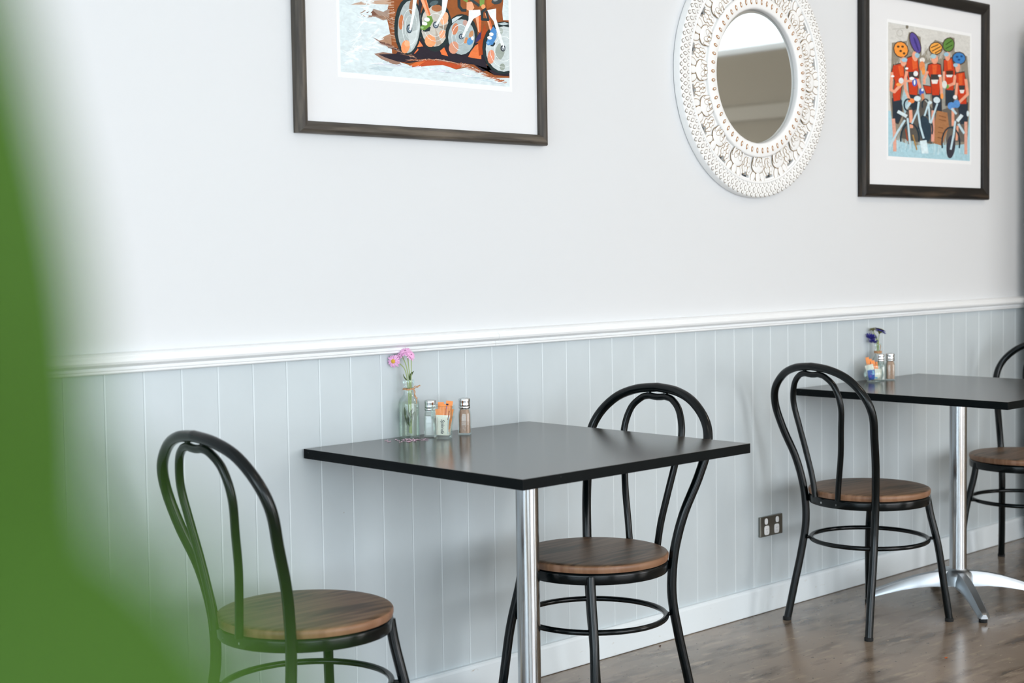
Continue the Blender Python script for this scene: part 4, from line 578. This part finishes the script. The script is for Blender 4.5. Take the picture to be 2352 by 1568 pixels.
for k in range(1, 54):
    c = bo.copy(); COL.objects.link(c); c.parent = mir; c.rotation_euler = (0, 2*PI*k/54, 0)
M_mirror = mat('mirror_silver', 'DADEDD', 0.03, metal=1.0)
w = MB(); w.grid([[(r*math.cos(2*PI*k/96), y, r*math.sin(2*PI*k/96)) for k in range(96)] for r, y in ((0.2215, -0.0178), (0.2090, -0.0188))], closed_v=True, cap1=True, smooth=False); w.build('mirror_glass', M_mirror, mir)

# ------------------------------------------------------------------ power outlet
ou = empty('power_outlet', (2.871, 0, 0.2935)); tag(ou, 'steel double power outlet with white switches, low on the panelled wall left of a chair', 'power outlet')
M_plate = mat('outlet_steel', '8C8C86', 0.28, metal=1.0)
MB().box((-0.0625, -0.010, -0.0345), (0.0625, 0.0, 0.0345), bevel=0.002).build('cover_plate', M_plate, ou)
M_plas = mat('white_plastic', 'F2F3F4', 0.35)
def pill(w, cx, cz, hx, hz, y0, y1, mi=0, e=2.6, n=28):
    rows = []
    for yy, f in ((y0, 1.0), (y1+0.0006, 1.0), (y1, 0.94)):
        rows.append([(cx + hx*f*math.copysign(abs(math.cos(t))**(2/e), math.cos(t)), yy, cz + hz*f*math.copysign(abs(math.sin(t))**(2/e), math.sin(t))) for t in [2*PI*k/n for k in range(n)]])
    w.grid(rows, mi, closed_v=True, cap1=True, smooth=False)
for s in (-1, 1):
    w = MB(); pill(w, s*0.031, 0.0175, 0.0085, 0.0105, -0.009, -0.0118); w.box((s*0.031-0.0045, -0.0128, 0.0085), (s*0.031+0.0045, -0.0112, 0.0105)); w.build('switch', M_plas, ou)
    w = MB(); pill(w, s*0.028, -0.0135, 0.0135, 0.0160, -0.009, -0.0118, e=4); so = w.build('socket', M_plas, ou)
    w = MB()
    for (dx, dz, an) in ((-0.0045, 0.004, 0.5), (0.0045, 0.004, -0.5), (0, -0.006, 0)):
        ca, sa = math.cos(an), math.sin(an); P = [(-0.0007, -0.0028), (0.0007, -0.0028), (0.0007, 0.0028), (-0.0007, 0.0028)]
        w.poly([(s*0.028+dx+p*ca-q*sa, -0.01195, -0.0135+dz+p*sa+q*ca) for p, q in P])
    w.build('pin_slots', mat('slot_grey', '9AA0A4', 0.7), so)

# ------------------------------------------------------------------ things on the tables
TZ = 0.7541
M_twine = mat('jute_twine', 'D4A884', 0.9, noise=((300, 300, 300), 'B08258', 0.4, 0.6)); M_stem = mat('pale_green_stem', '9FAE78', 0.6); M_leaf = mat('dull_green_leaf', '5E7346', 0.55, noise=((60, 60, 60), '4A5A38', 0.4, 0.6)); M_calyx = mat('brown_green_calyx', '5A5A35', 0.7)
M_pinkp = mat('pink_petal', 'E8A0D4', 0.6, noise=((400, 400, 400), 'F3C4E4', 0.4, 0.6)); M_yel = mat('yellow_flower_centre', 'D9A93A', 0.7); M_bluep = mat('dried_blue_petal', '2B2F8C', 0.6, noise=((300, 300, 300), '5546B8', 0.45, 0.65)); M_dry = mat('dried_olive', '7D7A4C', 0.8)
def bottle(name, loc, prof, twine_z, twine_r, water_top, label, cat, inner=0.0022, glass_m=None):
    b = empty(name, loc); tag(b, label, cat)
    pin = [(max(r-inner, 0.0), max(z, 0.005)) for r, z in prof]
    w = MB(); w.lathe(prof + [(r, z) for r, z in reversed(pin[1:])] + [(0.0, 0.005)], seg=40); bmesh.ops.remove_doubles(w.bm, verts=w.bm.verts[:], dist=1e-6)
    w.build('glass_body', M_glass, b)
    if water_top:
        pw_ = [(max(r-inner-0.0004, 0), z) for r, z in prof if 0.004 < z < water_top]
        w = MB(); w.lathe([(0.0, 0.0056)] + [(pw_[0][0], 0.0056)] + pw_ + [(pw_[-1][0], water_top), (0, water_top)], seg=36); bmesh.ops.remove_doubles(w.bm, verts=w.bm.verts[:], dist=1e-6); w.build('water', M_water, b)
    return b
def stem_flower(name, pts, petals, rad, face, m_p, label, cat='flower', group=None, leaf=(), centre=True, cr_=0.35, dbl=True, sr=0.0014):
    """stem polyline in world space, head at its end facing 'face'"""
    o = Vector(pts[0]); root = empty(name, o); tag(root, label, cat, group)
    P = [Vector(p)-o for p in pts]
    MB().tube(crom(P, 6), [sr]*(6*(len(P)-1)+1), seg=8).build('stem', M_stem, root)
    h = P[-1]; f = Vector(face).normalized(); a = f.cross(Vector((0.3,0.2,1))).normalized(); b = f.cross(a)
    w = MB()
    for layer in range(2 if dbl else 1):
        for k in range(petals):
            t = 2*PI*(k+0.5*layer)/petals + random.uniform(-0.1, 0.1); d = a*math.cos(t)+b*math.sin(t); sd = f.cross(d)
            L = rad*(1-0.18*layer)*random.uniform(0.9, 1.06); wd = L*2.4/petals*1.75; rows = []
            for u, ww in ((0.15, 0.35), (0.45, 0.8), (0.75, 1.0), (0.93, 0.8), (1.0, 0.35)):
                c = h + d*L*u + f*(0.10*rad+layer*0.0016 - (u*u*rad*0.28 if not layer else u*u*rad*0.02)); rows.append([c - sd*wd*ww*0.5, c + f*0.0006, c + sd*wd*ww*0.5])
            w.grid(rows)
    w.build('petals', m_p, root)
    if centre:
        w = MB(); rows = []
        for q in range(5):
            an = q/4*PI/2; rows.append([h + f*(0.10*rad+0.0012+math.sin(an)*rad*0.16) + (a*math.cos(t)+b*math.sin(t))*(rad*cr_*math.cos(an)+1e-5) for t in [2*PI*k/14 for k in range(14)]])
        w.grid(rows, closed_v=True); w.build('flower_centre', M_yel if m_p is M_pinkp else M_dry, root)
    w = MB(); w.tube([h - f*rad*0.5, h - f*rad*0.15, h + f*rad*0.08], [0.0016, rad*0.33, rad*0.40], seg=10); w.build('calyx', M_calyx, root)
    for (p, dvec, L, wd) in leaf:
        p = Vector(p)-o; dvec = Vector(dvec).normalized(); sd = dvec.cross(Vector((0.4,-0.8,0.3))).normalized(); nn = dvec.cross(sd); w = MB(); rows = []
        for u in range(7):
            t = u/6; ww = wd*math.sin(PI*(0.12+0.86*t))**0.8; c = p + dvec*L*t + nn*(0.12*L*math.sin(PI*t)); rows.append([c - sd*ww/2 + nn*0.001, c, c + sd*ww/2 + nn*0.001])
        w.grid(rows); w.build('leaf', M_leaf, root)
    return root
def twine(parent, z, r, tails, strands=2):
    w = MB()
    for k in range(strands): w.tube([(r*math.cos(2*PI*i/28), r*math.sin(2*PI*i/28), z+k*0.0021+0.0006*math.sin(i)) for i in range(28)], 0.0011, seg=7, closed=True)
    for t in tails: w.tube(crom(t, 6), 0.0011, seg=7)
    return w.build('twine_tie', M_twine, parent)
def shaker(loc, rz, fill_m, fill_h, label, sc=1.0):
    s = empty('salt_shaker' if 'salt' in label else 'pepper_shaker', loc, rz); tag(s, label, 'shaker', 'glass table shakers with metal caps')
    bd = [(0.0, 0.0), (0.0150, 0.0), (0.0168, 0.0015), (0.0172, 0.004), (0.0172, 0.052), (0.0160, 0.060), (0.0140, 0.067), (0.0136, 0.072)]
    pin = [(max(r-0.0022, 0), max(z, 0.0045)) for r, z in bd]
    w = MB(); w.lathe(bd + list(reversed(pin[1:])) + [(0.0, 0.0045)], seg=40, sq=5); bmesh.ops.remove_doubles(w.bm, verts=w.bm.verts[:], dist=1e-6); w.build('glass_body', M_glass, s)
    pf = [(r, z) for r, z in pin if z < fill_h]; w = MB(); w.lathe([(0.0, 0.0050), (pf[1][0]-0.0003, 0.0050)] + [(r-0.0003, z+0.0005) for r, z in pf[2:]] + [(pf[-1][0]-0.0003, fill_h), (0.0, fill_h+0.001)], seg=32, sq=5); bmesh.ops.remove_doubles(w.bm, verts=w.bm.verts[:], dist=1e-6); w.build('contents', fill_m, s)
    w = MB(); w.lathe([(0.0150, 0.070), (0.0160, 0.0715), (0.0160, 0.074), (0.0150, 0.0765), (0.0158, 0.078), (0.0152, 0.082), (0.0150, 0.086), (0.0158, 0.091), (0.0158, 0.0945), (0.0145, 0.0975), (0.008, 0.0993), (0.0, 0.0995)], seg=36); w.build('screw_cap', M_chrome, s)
    return s
M_salt = mat('salt', 'F4F4F2', 0.9, bump=(900, 0.3, 0.001)); M_pep = mat('ground_pepper', 'CBA58E', 0.95, noise=((500, 500, 500), 'B08C76', 0.4, 0.6))
M_salt2 = mat('pale_spice', 'CDBFC0', 0.9, bump=(700, 0.3, 0.001))
M_or = mat('orange_sachet_paper', 'F79A56', 0.6); M_wh = mat('cream_sachet_paper', 'F4F3E6', 0.6); M_bl = mat('blue_sachet_print', '3F62B8', 0.6); M_red = mat('red_sachet_print', 'C8414A', 0.6); M_ink = mat('dark_blue_ink', '25304A', 0.6); M_ink2 = mat('brown_red_ink', 'A2482A', 0.6); M_vi = mat('violet_sachet_print', '7A5AC0', 0.6); M_cy = mat('pale_blue_sachet_print', '8CC4E2', 0.6)
def sachet(loc, tilt, m_, label, w_=0.018, h_=0.065, extra=None, group='sweetener sachets in the glass'):
    """flat paper sachet standing in local x-z, tilt = euler"""
    o_ = empty('sweetener_sachet', loc); o_.rotation_euler = tilt; tag(o_, label, 'sachet', group)
    w = MB(); rows = []
    for j in range(9):
        v = j/8; bul = 0.0011*math.sin(PI*v)**0.6; hw = w_/2
        rows.append([(-hw, 0, v*h_), (-hw*0.6, -bul, v*h_), (hw*0.6, -bul, v*h_), (hw, 0, v*h_), (hw*0.6, bul, v*h_), (-hw*0.6, bul, v*h_)])
    w.grid(rows, closed_v=True, cap0=True, cap1=True); w.build('paper', m_, o_)
    if extra:
        for (a, b, c, d, mm) in extra: MB().box((a, -0.0019, b), (c, -0.0014, d)).build('printed_mark', mm, o_)
    return o_
def text_mesh(body, size, parent, loc, rot, m_, name='lettering', ext=0.0001, shear=0.0):
    cu = bpy.data.curves.new(name, 'FONT'); cu.body = body; cu.size = size; cu.extrude = ext; cu.align_x = 'CENTER'; cu.align_y = 'CENTER'; cu.shear = shear
    t = bpy.data.objects.new('tmp_text', cu); COL.objects.link(t); dg = bpy.context.evaluated_depsgraph_get()
    me = bpy.data.meshes.new_from_object(t.evaluated_get(dg)); bpy.data.objects.remove(t); me.materials.clear(); me.materials.append(m_)
    o = bpy.data.objects.new(name, me); COL.objects.link(o); o.parent = parent; o.location = loc; o.rotation_euler = rot; return o

# --- near table
BX, BY = 1.2475, -0.0350
BPROF = [(0.0, 0.0), (0.024, 0.0), (0.0275, 0.002), (0.0285, 0.006), (0.0285, 0.086), (0.0278, 0.094), (0.0245, 0.102), (0.0185, 0.109), (0.0150, 0.115), (0.0140, 0.121), (0.0138, 0.138), (0.0155, 0.142), (0.0160, 0.150), (0.0152, 0.154)]
b1 = bottle('glass_bottle', (BX, BY, TZ), BPROF, 0.13, 0.014, 0.094, 'clear glass bottle holding pink flowers, tied with twine, on the nearest table', 'bottle')
cam2 = Vector((-0.69, -0.72, 0)); rt = Vector((0.723, -0.691, 0))
def loc3(px, up, dp=0.0): return rt*px - cam2*dp*-1 + Vector((0,0,up))
twine(b1, 0.128, 0.0150, [[tuple(rt*0.013+Vector((0,0,0.129))+cam2*0.006), tuple(rt*0.020+Vector((0,0,0.133))+cam2*0.006), tuple(rt*0.027+Vector((0,0,0.138))+cam2*0.006), tuple(rt*0.032+Vector((0,0,0.137))+cam2*0.006)],
    [tuple(rt*0.013+Vector((0,0,0.130))+cam2*0.007), tuple(rt*0.018+Vector((0,0,0.137))+cam2*0.007), tuple(rt*0.025+Vector((0,0,0.134))+cam2*0.007), tuple(rt*0.031+Vector((0,0,0.140))+cam2*0.007)],
    [tuple(rt*0.014+Vector((0,0,0.129))+cam2*0.006), tuple(rt*0.018+Vector((0,0,0.122))+cam2*0.010), tuple(rt*0.016+Vector((0,0,0.112))+cam2*0.014), tuple(rt*0.022+Vector((0,0,0.105))+cam2*0.020), tuple(rt*0.024+Vector((0,0,0.108))+cam2*0.021)],
    [tuple(rt*0.014+Vector((0,0,0.128))+cam2*0.007), tuple(rt*0.016+Vector((0,0,0.118))+cam2*0.012), tuple(rt*0.021+Vector((0,0,0.107))+cam2*0.018), tuple(rt*0.022+Vector((0,0,0.092))+cam2*0.022)]])
BC = Vector((BX, BY, TZ))
def wp(a, up, d=0.0): return tuple(BC + rt*(a - 0.004*max(0, up-0.15)/0.05) + cam2*d + Vector((0,0,up + 0.013*max(0, min(1, (up-0.15)/0.05)))))
stem_flower('pink_flower', [wp(0.004, 0.010), wp(0.000, 0.08), wp(-0.001, 0.135), wp(-0.006, 0.172), wp(-0.018, 0.186), wp(-0.034, 0.193, 0.010)], 19, 0.0180, tuple(cam2*0.9+rt*-0.25+Vector((0,0,-0.05))), M_pinkp, 'open pink daisy with a yellow centre, leftmost bloom of the clear bottle', group='pink flowers in the clear bottle',
    leaf=[(wp(0.001, 0.150), rt*-0.55+Vector((0,0,0.75)), 0.024, 0.008), (wp(0.003, 0.03), rt*-0.18+Vector((0,0,1.0)), 0.050, 0.020)])
stem_flower('pink_flower', [wp(0.006, 0.010), wp(0.003, 0.09), wp(0.003, 0.140), wp(-0.002, 0.180), wp(-0.010, 0.200), wp(-0.0155, 0.206, 0.003)], 13, 0.0140, tuple(rt*-0.5+Vector((0,0,0.6))+cam2*0.4), M_pinkp, 'small half-open pink flower between the open daisy and the topmost bloom', group='pink flowers in the clear bottle', leaf=[(wp(0.006, 0.04), rt*0.12+Vector((0,0,0.9)), 0.038, 0.018)], centre=False)
stem_flower('pink_flower', [wp(0.002, 0.012), wp(0.005, 0.08), wp(0.005, 0.140), wp(0.004, 0.185), wp(0.002, 0.205), wp(-0.001, 0.2155, 0.002)], 17, 0.0170, tuple(rt*-0.2+Vector((0,0,0.9))+cam2*0.5), M_pinkp, 'pink flower at the very top of the bunch, turned upward', group='pink flowers in the clear bottle', leaf=[(wp(0.004, 0.152), rt*0.35+Vector((0,0,0.7)), 0.026, 0.014), (wp(0.005, 0.03), rt*0.25+Vector((0,0,0.9)), 0.040, 0.020)], centre=False)
stem_flower('pink_flower', [wp(0.000, 0.012), wp(0.006, 0.09), wp(0.007, 0.140), wp(0.010, 0.175), wp(0.012, 0.195), wp(0.0115, 0.206, 0.004)], 16, 0.0155, tuple(rt*0.6+Vector((0,0,0.5))+cam2*0.5), M_pinkp, 'pink flower turned to the right, rightmost bloom of the bottle', group='pink flowers in the clear bottle', leaf=[(wp(0.008, 0.150), rt*0.1+Vector((0,0,0.8)), 0.024, 0.013), (wp(0.002, 0.045), rt*-0.28+Vector((0,0,0.8)), 0.038, 0.020)], centre=False)
# fallen petals round the bottle foot
pm = None
for k in range(40):
    if k < 33: a = random.triangular(-0.040, 0.036, 0.0); d = random.uniform(0.036, 0.105)
    else: a = random.choice([-0.052, -0.047, 0.040, 0.046]) + random.uniform(-0.008, 0.008); d = random.uniform(0.03, 0.09)
    q = BC + rt*a + cam2*d
    if pm is None:
        w = MB(); w.grid([[(x, -ww, 0.0004+h), (x, 0, 0.0), (x, ww, 0.0004+h)] for x, ww, h in ((-0.0050, 0.0006, 0.0010), (-0.002, 0.0013, 0.0003), (0.002, 0.0016, 0.0002), (0.0048, 0.0008, 0.0012))]); pm = w.build('fallen_petal', mat('fallen_petal_pink', 'F0CFE0', 0.6)); o = pm
    else: o = pm.copy(); COL.objects.link(o)
    o.location = (q.x, q.y, TZ+0.0003); o.rotation_euler = (0, 0, random.uniform(0, PI)); o.scale = (random.uniform(0.9, 1.4),)*3
    tag(o, 'tiny pale pink petal fallen on the black tabletop around the foot of the flower bottle', 'petal', 'fallen pink petals')
shaker((1.2970, -0.0640, TZ), 0.75, M_salt, 0.055, 'glass salt shaker with white salt, partly hidden behind the sachet tumbler')
shaker((1.3880, -0.0985, TZ), 0.70, M_pep, 0.068, 'glass shaker with a chrome cap and pinkish brown contents, right of the sachet tumbler')
GX, GY = 1.2960, -0.1150
g = empty('glass_tumbler', (GX, GY, TZ)); tag(g, 'clear glass tumbler packed with orange and cream sweetener sachets on the nearest table', 'glass')
gp = [(0.0, 0.0), (0.0235, 0.0), (0.0250, 0.003), (0.0268, 0.030), (0.0290, 0.050), (0.0312, 0.0535), (0.0318, 0.056), (0.0316, 0.060), (0.0333, 0.086)]
w = MB(); gi = [(r-0.0024, max(z, 0.008)) for r, z in gp[2:]]; w.lathe(gp + [(0.0322, 0.0872)] + list(reversed(gi)) + [(0.0, 0.008)], seg=44); bmesh.ops.remove_doubles(w.bm, verts=w.bm.verts[:], dist=1e-6); w.build('glass_body', M_glass, g)
GC = Vector((GX, GY, TZ+0.0085)); YA = -0.763
def gpos(a, d, up=0.0): q = GC + rt*a + cam2*d; return (q.x, q.y, q.z+up)
s_ = sachet(gpos(-0.0010, 0.0100), (0.10, 0.05, YA), M_wh, 'cream sachet with dark slanted lettering, front of the near tumbler', 0.036, 0.054, [(-0.0145, 0.004, -0.0142, 0.048, M_tan), (0.0140, 0.004, 0.0147, 0.050, M_cy)], 'sachets in the near tumbler')
text_mesh('Splenda', 0.0125, s_, (-0.0005, -0.00165, 0.024), (PI/2, PI/2, 0), M_ink, shear=0.3)
s_ = sachet(gpos(-0.002, 0.006, 0.004), (0.04, -0.06, YA), M_or, 'orange sachet at the left of the near tumbler, lower than the rest', 0.026, 0.066, None, 'sachets in the near tumbler')
s_ = sachet(gpos(0.004, 0.003, 0.008), (0.03, -0.04, YA), M_or, 'orange sachet standing upright in the middle of the near tumbler', 0.017, 0.074, [(-0.003, 0.040, -0.001, 0.062, M_ink2), (0.002, 0.044, 0.0035, 0.060, M_ink2)], 'sachets in the near tumbler')
s_ = sachet(gpos(-0.006, -0.004, 0.012), (-0.05, 0.02, YA), M_or, 'orange sachet at the back left of the near tumbler, standing high', 0.016, 0.074, None, 'sachets in the near tumbler')
s_ = sachet(gpos(0.008, -0.003, 0.012), (0.0, 0.14, YA), M_or, 'tallest orange sachet of the near tumbler, its corner cut by dark print', 0.018, 0.078, [(-0.008, 0.066, -0.002, 0.070, M_ink), (-0.008, 0.056, -0.005, 0.063, M_vi)], 'sachets in the near tumbler')
s_ = sachet(gpos(0.008, 0.010, 0.002), (0.08, 0.20, YA), M_or, 'orange sachet leaning right against the near tumbler wall', 0.017, 0.070, [(-0.003, 0.040, -0.001, 0.064, M_ink2)], 'sachets in the near tumbler')
s_ = sachet(gpos(0.0135, 0.006, 0.0), (0.05, 0.12, YA+0.5), M_wh, 'white and blue sachet at the right side of the near tumbler', 0.014, 0.046, [(-0.006, 0.003, 0.002, 0.014, M_bl), (-0.006, 0.014, -0.004, 0.018, M_red)], 'sachets in the near tumbler')

# --- far table
VX, VY = 3.493, -0.033
VPROF = [(0.0, 0.0), (0.020, 0.0), (0.024, 0.003), (0.0265, 0.012), (0.0275, 0.035), (0.027, 0.056), (0.023, 0.070), (0.016, 0.081), (0.0120, 0.090), (0.0115, 0.118), (0.0135, 0.122), (0.0138, 0.130), (0.0125, 0.134)]
b2 = bottle('glass_bottle', (VX, VY, TZ), VPROF, 0.1, 0.012, None, 'clear round-shouldered glass bottle with dried blue flowers, on the far table', 'bottle')
twine(b2, 0.098, 0.0132, [[tuple(rt*0.004+cam2*0.013+Vector((0,0,0.1))), tuple(rt*-0.010+cam2*0.016+Vector((0,0,0.09))), tuple(rt*-0.008+cam2*0.022+Vector((0,0,0.078)))], [tuple(rt*0.004+cam2*0.013+Vector((0,0,0.1))), tuple(rt*0.010+cam2*0.018+Vector((0,0,0.088))), tuple(rt*0.012+cam2*0.026+Vector((0,0,0.070)))], [tuple(rt*0.002+cam2*0.013+Vector((0,0,0.1))), tuple(rt*0.006+cam2*0.016+Vector((0,0,0.125))), tuple(rt*-0.004+cam2*0.018+Vector((0,0,0.133)))]], 4)
VC = Vector((VX, VY, TZ))
def vp(a, up, d=0.0): return tuple(VC + rt*a + cam2*d + Vector((0,0,up + 0.012*(up > 0.11))))
stem_flower('dried_blue_flower', [vp(0.0, 0.010), vp(0.0, 0.09), vp(-0.003, 0.138), vp(-0.016, 0.158), vp(-0.026, 0.146, 0.004)], 18, 0.0225, tuple(rt*-0.35+Vector((0,0,-0.9))+cam2*0.35), M_bluep, 'drooping dark blue dried flower hanging over the left side of the far bottle', group='dried blue flowers in the far bottle', centre=False)
stem_flower('dried_blue_flower', [vp(0.0, 0.012), vp(0.002, 0.09), vp(0.0, 0.130), vp(-0.012, 0.142), vp(-0.020, 0.130, 0.008)], 16, 0.0190, tuple(rt*-0.2+Vector((0,0,-0.95))+cam2*0.25), M_bluep, 'lowest dark blue dried flower, tucked under the drooping one', group='dried blue flowers in the far bottle', centre=False)
stem_flower('dried_blue_flower', [vp(0.002, 0.012), vp(0.003, 0.09), vp(0.003, 0.135), vp(0.006, 0.160), vp(0.008, 0.168, 0.002)], 20, 0.0250, tuple(rt*0.35+Vector((0,0,0.9))+cam2*-0.1), M_bluep, 'navy rimmed dried flower with an olive head, topmost of the far bottle', group='dried blue flowers in the far bottle', centre=True, cr_=0.62)
stem_flower('dried_blue_flower', [vp(-0.002, 0.014), vp(-0.002, 0.09), vp(-0.006, 0.140), vp(-0.018, 0.166), vp(-0.019, 0.174)], 16, 0.0160, tuple(rt*-0.2+Vector((0,0,0.95))), M_dry, 'small dried olive bud at the upper left of the far bottle', group='dried blue flowers in the far bottle', centre=False)
JX, JY = 3.400, -0.075
j = empty('glass_jar', (JX, JY, TZ)); tag(j, 'small round-bellied glass jar stuffed with orange, blue and white sachets on the far table', 'jar')
jp = [(0.0, 0.0), (0.022, 0.0), (0.0245, 0.002), (0.024, 0.005), (0.031, 0.012), (0.0362, 0.022), (0.0365, 0.030), (0.0335, 0.042), (0.0295, 0.052), (0.0285, 0.060), (0.0300, 0.066)]
w = MB(); ji = [(r-0.0022, max(z, 0.007)) for r, z in jp[3:]]; w.lathe(jp + [(0.0290, 0.0672)] + list(reversed(ji)) + [(0.0, 0.007)], seg=44); bmesh.ops.remove_doubles(w.bm, verts=w.bm.verts[:], dist=1e-6); w.build('glass_body', M_glass, j)
JC = Vector((JX, JY, TZ+0.008))
def jpos(a, d, up=0.0): q = JC + rt*a + cam2*d; return (q.x, q.y, q.z+up)
JG = 'sachets in the far jar'
sachet(jpos(-0.008, 0.010, 0.0), (0.10, -0.15, YA), M_bl, 'blue and violet sachet at the lower left of the far jar', 0.026, 0.036, [(-0.008, 0.010, -0.001, 0.018, M_vi), (0.004, 0.020, 0.010, 0.034, M_cy)], JG)
sachet(jpos(-0.006, 0.004, 0.002), (0.05, -0.25, YA), M_wh, 'white sachet rising behind the blue one in the far jar', 0.030, 0.054, [(-0.010, 0.030, 0.004, 0.036, M_cy)], JG)
sachet(jpos(0.010, 0.010, 0.0), (0.08, 0.10, YA), M_wh, 'cream sachet at the right front of the far jar', 0.026, 0.040, [(-0.010, 0.004, 0.0, 0.010, M_cy)], JG)
for k, lb in enumerate(('leftmost orange sachet in the far jar', 'second orange sachet from the left in the far jar', 'third orange sachet from the left in the far jar', 'rightmost orange sachet in the far jar, leaning to the right')):
    sachet(jpos(-0.015+0.0098*k, 0.002-0.002*k, 0.014), (0.0, -0.14, YA), M_or, lb, 0.0125, 0.068-0.006*k, [(-0.001, 0.040, 0.001, 0.052, M_ink2)] if k % 2 else None, JG)
shaker((3.455, -0.0665, TZ), 0.75, M_salt, 0.050, 'glass salt shaker squeezed between the sachet jar and the pepper shaker on the far table')
shaker((3.5000, -0.0800, TZ), 0.75, M_pep, 0.071, 'glass pepper shaker filled with brown pepper, rightmost thing on the far table')

# litter on the floor
def scrap(name, loc, col, s, label, cat):
    w = MB(); w.grid([[(x, y, 0.0006 + 0.0012*math.sin(x*500+y*300)+0.0012) for y in (-0.6*s, 0, 0.6*s)] for x in (-s, -0.3*s, 0.4*s, s)])
    bmesh.ops.solidify(w.bm, geom=w.bm.faces[:], thickness=0.0006); o = w.build(name, mat(name+'_colour', col, 0.8)); o.location = loc; o.rotation_euler = (0, 0, 0.6); tag(o, label, cat)
scrap('paper_scrap', (2.7265, -0.7598, 0), 'F0905A', 0.0065, 'tiny orange scrap lying on the open concrete floor at the lower right', 'scrap')
scrap('crumb', (2.2436, -0.0427, 0), '6A4630', 0.0050, 'small brown crumb on the floor close to the white skirting', 'crumb')
# ------------------------------------------------------------------ plant standing beside the camera, its leaves blurred at the left edge
pl = empty('potted_plant', (-1.235, -2.83, 0)); tag(pl, 'leafy green plant right in front of the lens, a green blur at the left edge', 'plant')
M_pot = mat('grey_planter', '8E8C88', 0.7); M_soil = mat('potting_soil', '3A2C22', 0.95); M_pleaf = mat('large_green_leaf', '3B591E', 0.6, spec=0.12, noise=((30, 30, 30), '35531A', 0.4, 0.6))
nt = M_pleaf.node_tree
tr = nt.nodes.new('ShaderNodeBsdfTranslucent'); tr.inputs[0].default_value = lin('557A22'); mxs = nt.nodes.new('ShaderNodeMixShader'); mxs.inputs[0].default_value = 0.2
outn = [n for n in nt.nodes if n.type == 'OUTPUT_MATERIAL'][0]
nt.links.new(nt.nodes['Principled BSDF'].outputs[0], mxs.inputs[1]); nt.links.new(tr.outputs[0], mxs.inputs[2]); nt.links.new(mxs.outputs[0], outn.inputs[0])
w = MB(); w.lathe([(0.0, 0.0), (0.11, 0.0), (0.118, 0.01), (0.15, 0.34), (0.155, 0.345), (0.155, 0.36), (0.142, 0.36), (0.138, 0.33), (0.0, 0.33)], seg=40); w.build('pot', M_pot, pl)
w = MB(); w.lathe([(0.0, 0.336), (0.07, 0.339), (0.137, 0.332)], seg=30); w.build('soil', M_soil, pl)
PO = Vector((-1.235, -2.83, 0))
def big_leaf(mid, width, side, prof=None, sag=0.10):
    """mid: world midrib points; width: max half width; side: world direction across the blade"""
    P = crom(mid, 6); n = len(P); sd = Vector(side).normalized(); w = MB(); rows = []
    for i, p in enumerate(P):
        t = i/(n-1); hw = width*(math.sin(PI*min(1, 0.04+t*0.96))**0.55 if prof is None else prof(t)); tan = (P[min(i+1, n-1)]-P[max(i-1, 0)]).normalized()
        s2 = (sd - tan*sd.dot(tan)).normalized(); nn = tan.cross(s2); r = []
        for k in range(-4, 5):
            u = k/4; r.append(p + s2*hw*u + nn*(sag*width*(u*u)) - PO)
        rows.append(r)
    w.grid(rows)
    o = w.build('leaf', M_pleaf, pl)
    return o
C0 = Vector((-1.29278, -3.09812, 1.23578))
def cp(x, y, d): return C0 + F_*d + R_*x + U_*y
# two leaves cross the view
big_leaf(LEAF_A, 0.0284, tuple(R_+F_*0.25), prof=lambda t: math.sin(PI*min(1.0, 0.06+0.94*t))**0.30, sag=0.18)
big_leaf(LEAF_B, 0.022, tuple(R_+F_*0.15+U_*-0.25), prof=lambda t: math.sin(PI*min(1.0, 0.05+0.90*t))**0.45, sag=0.15)
# stems and the leaves below the view
def stem(a, b, bend=(0,0,0), r=0.004):
    a = Vector(a); b = Vector(b); mid_ = (a+b)/2 + Vector(bend); MB().tube([p-PO for p in crom([a, mid_, b], 8)], r, seg=8).build('stem', M_stem, pl)
base = PO + Vector((0, 0, 0.33))
stem(base, LEAF_A[0], (0.03, 0.0, 0)); stem(base + Vector((-0.02, 0, 0)), LEAF_B[0], (-0.02, -0.03, 0))
for k in range(8):
    a = k*2*PI/8 + 0.3; L = random.uniform(0.10, 0.16); z = 0.52 + 0.05*k; d = Vector((math.cos(a), math.sin(a), 0))
    p0 = base + d*0.03; p1 = PO + d*0.10 + Vector((0, 0, z)); stem(p0, p1, d*0.01, 0.003)
    big_leaf([p1, p1 + d*L*0.5 + Vector((0, 0, 0.05)), p1 + d*L + Vector((0, 0, 0.03))], 0.040, tuple(Vector((-d.y, d.x, 0))))
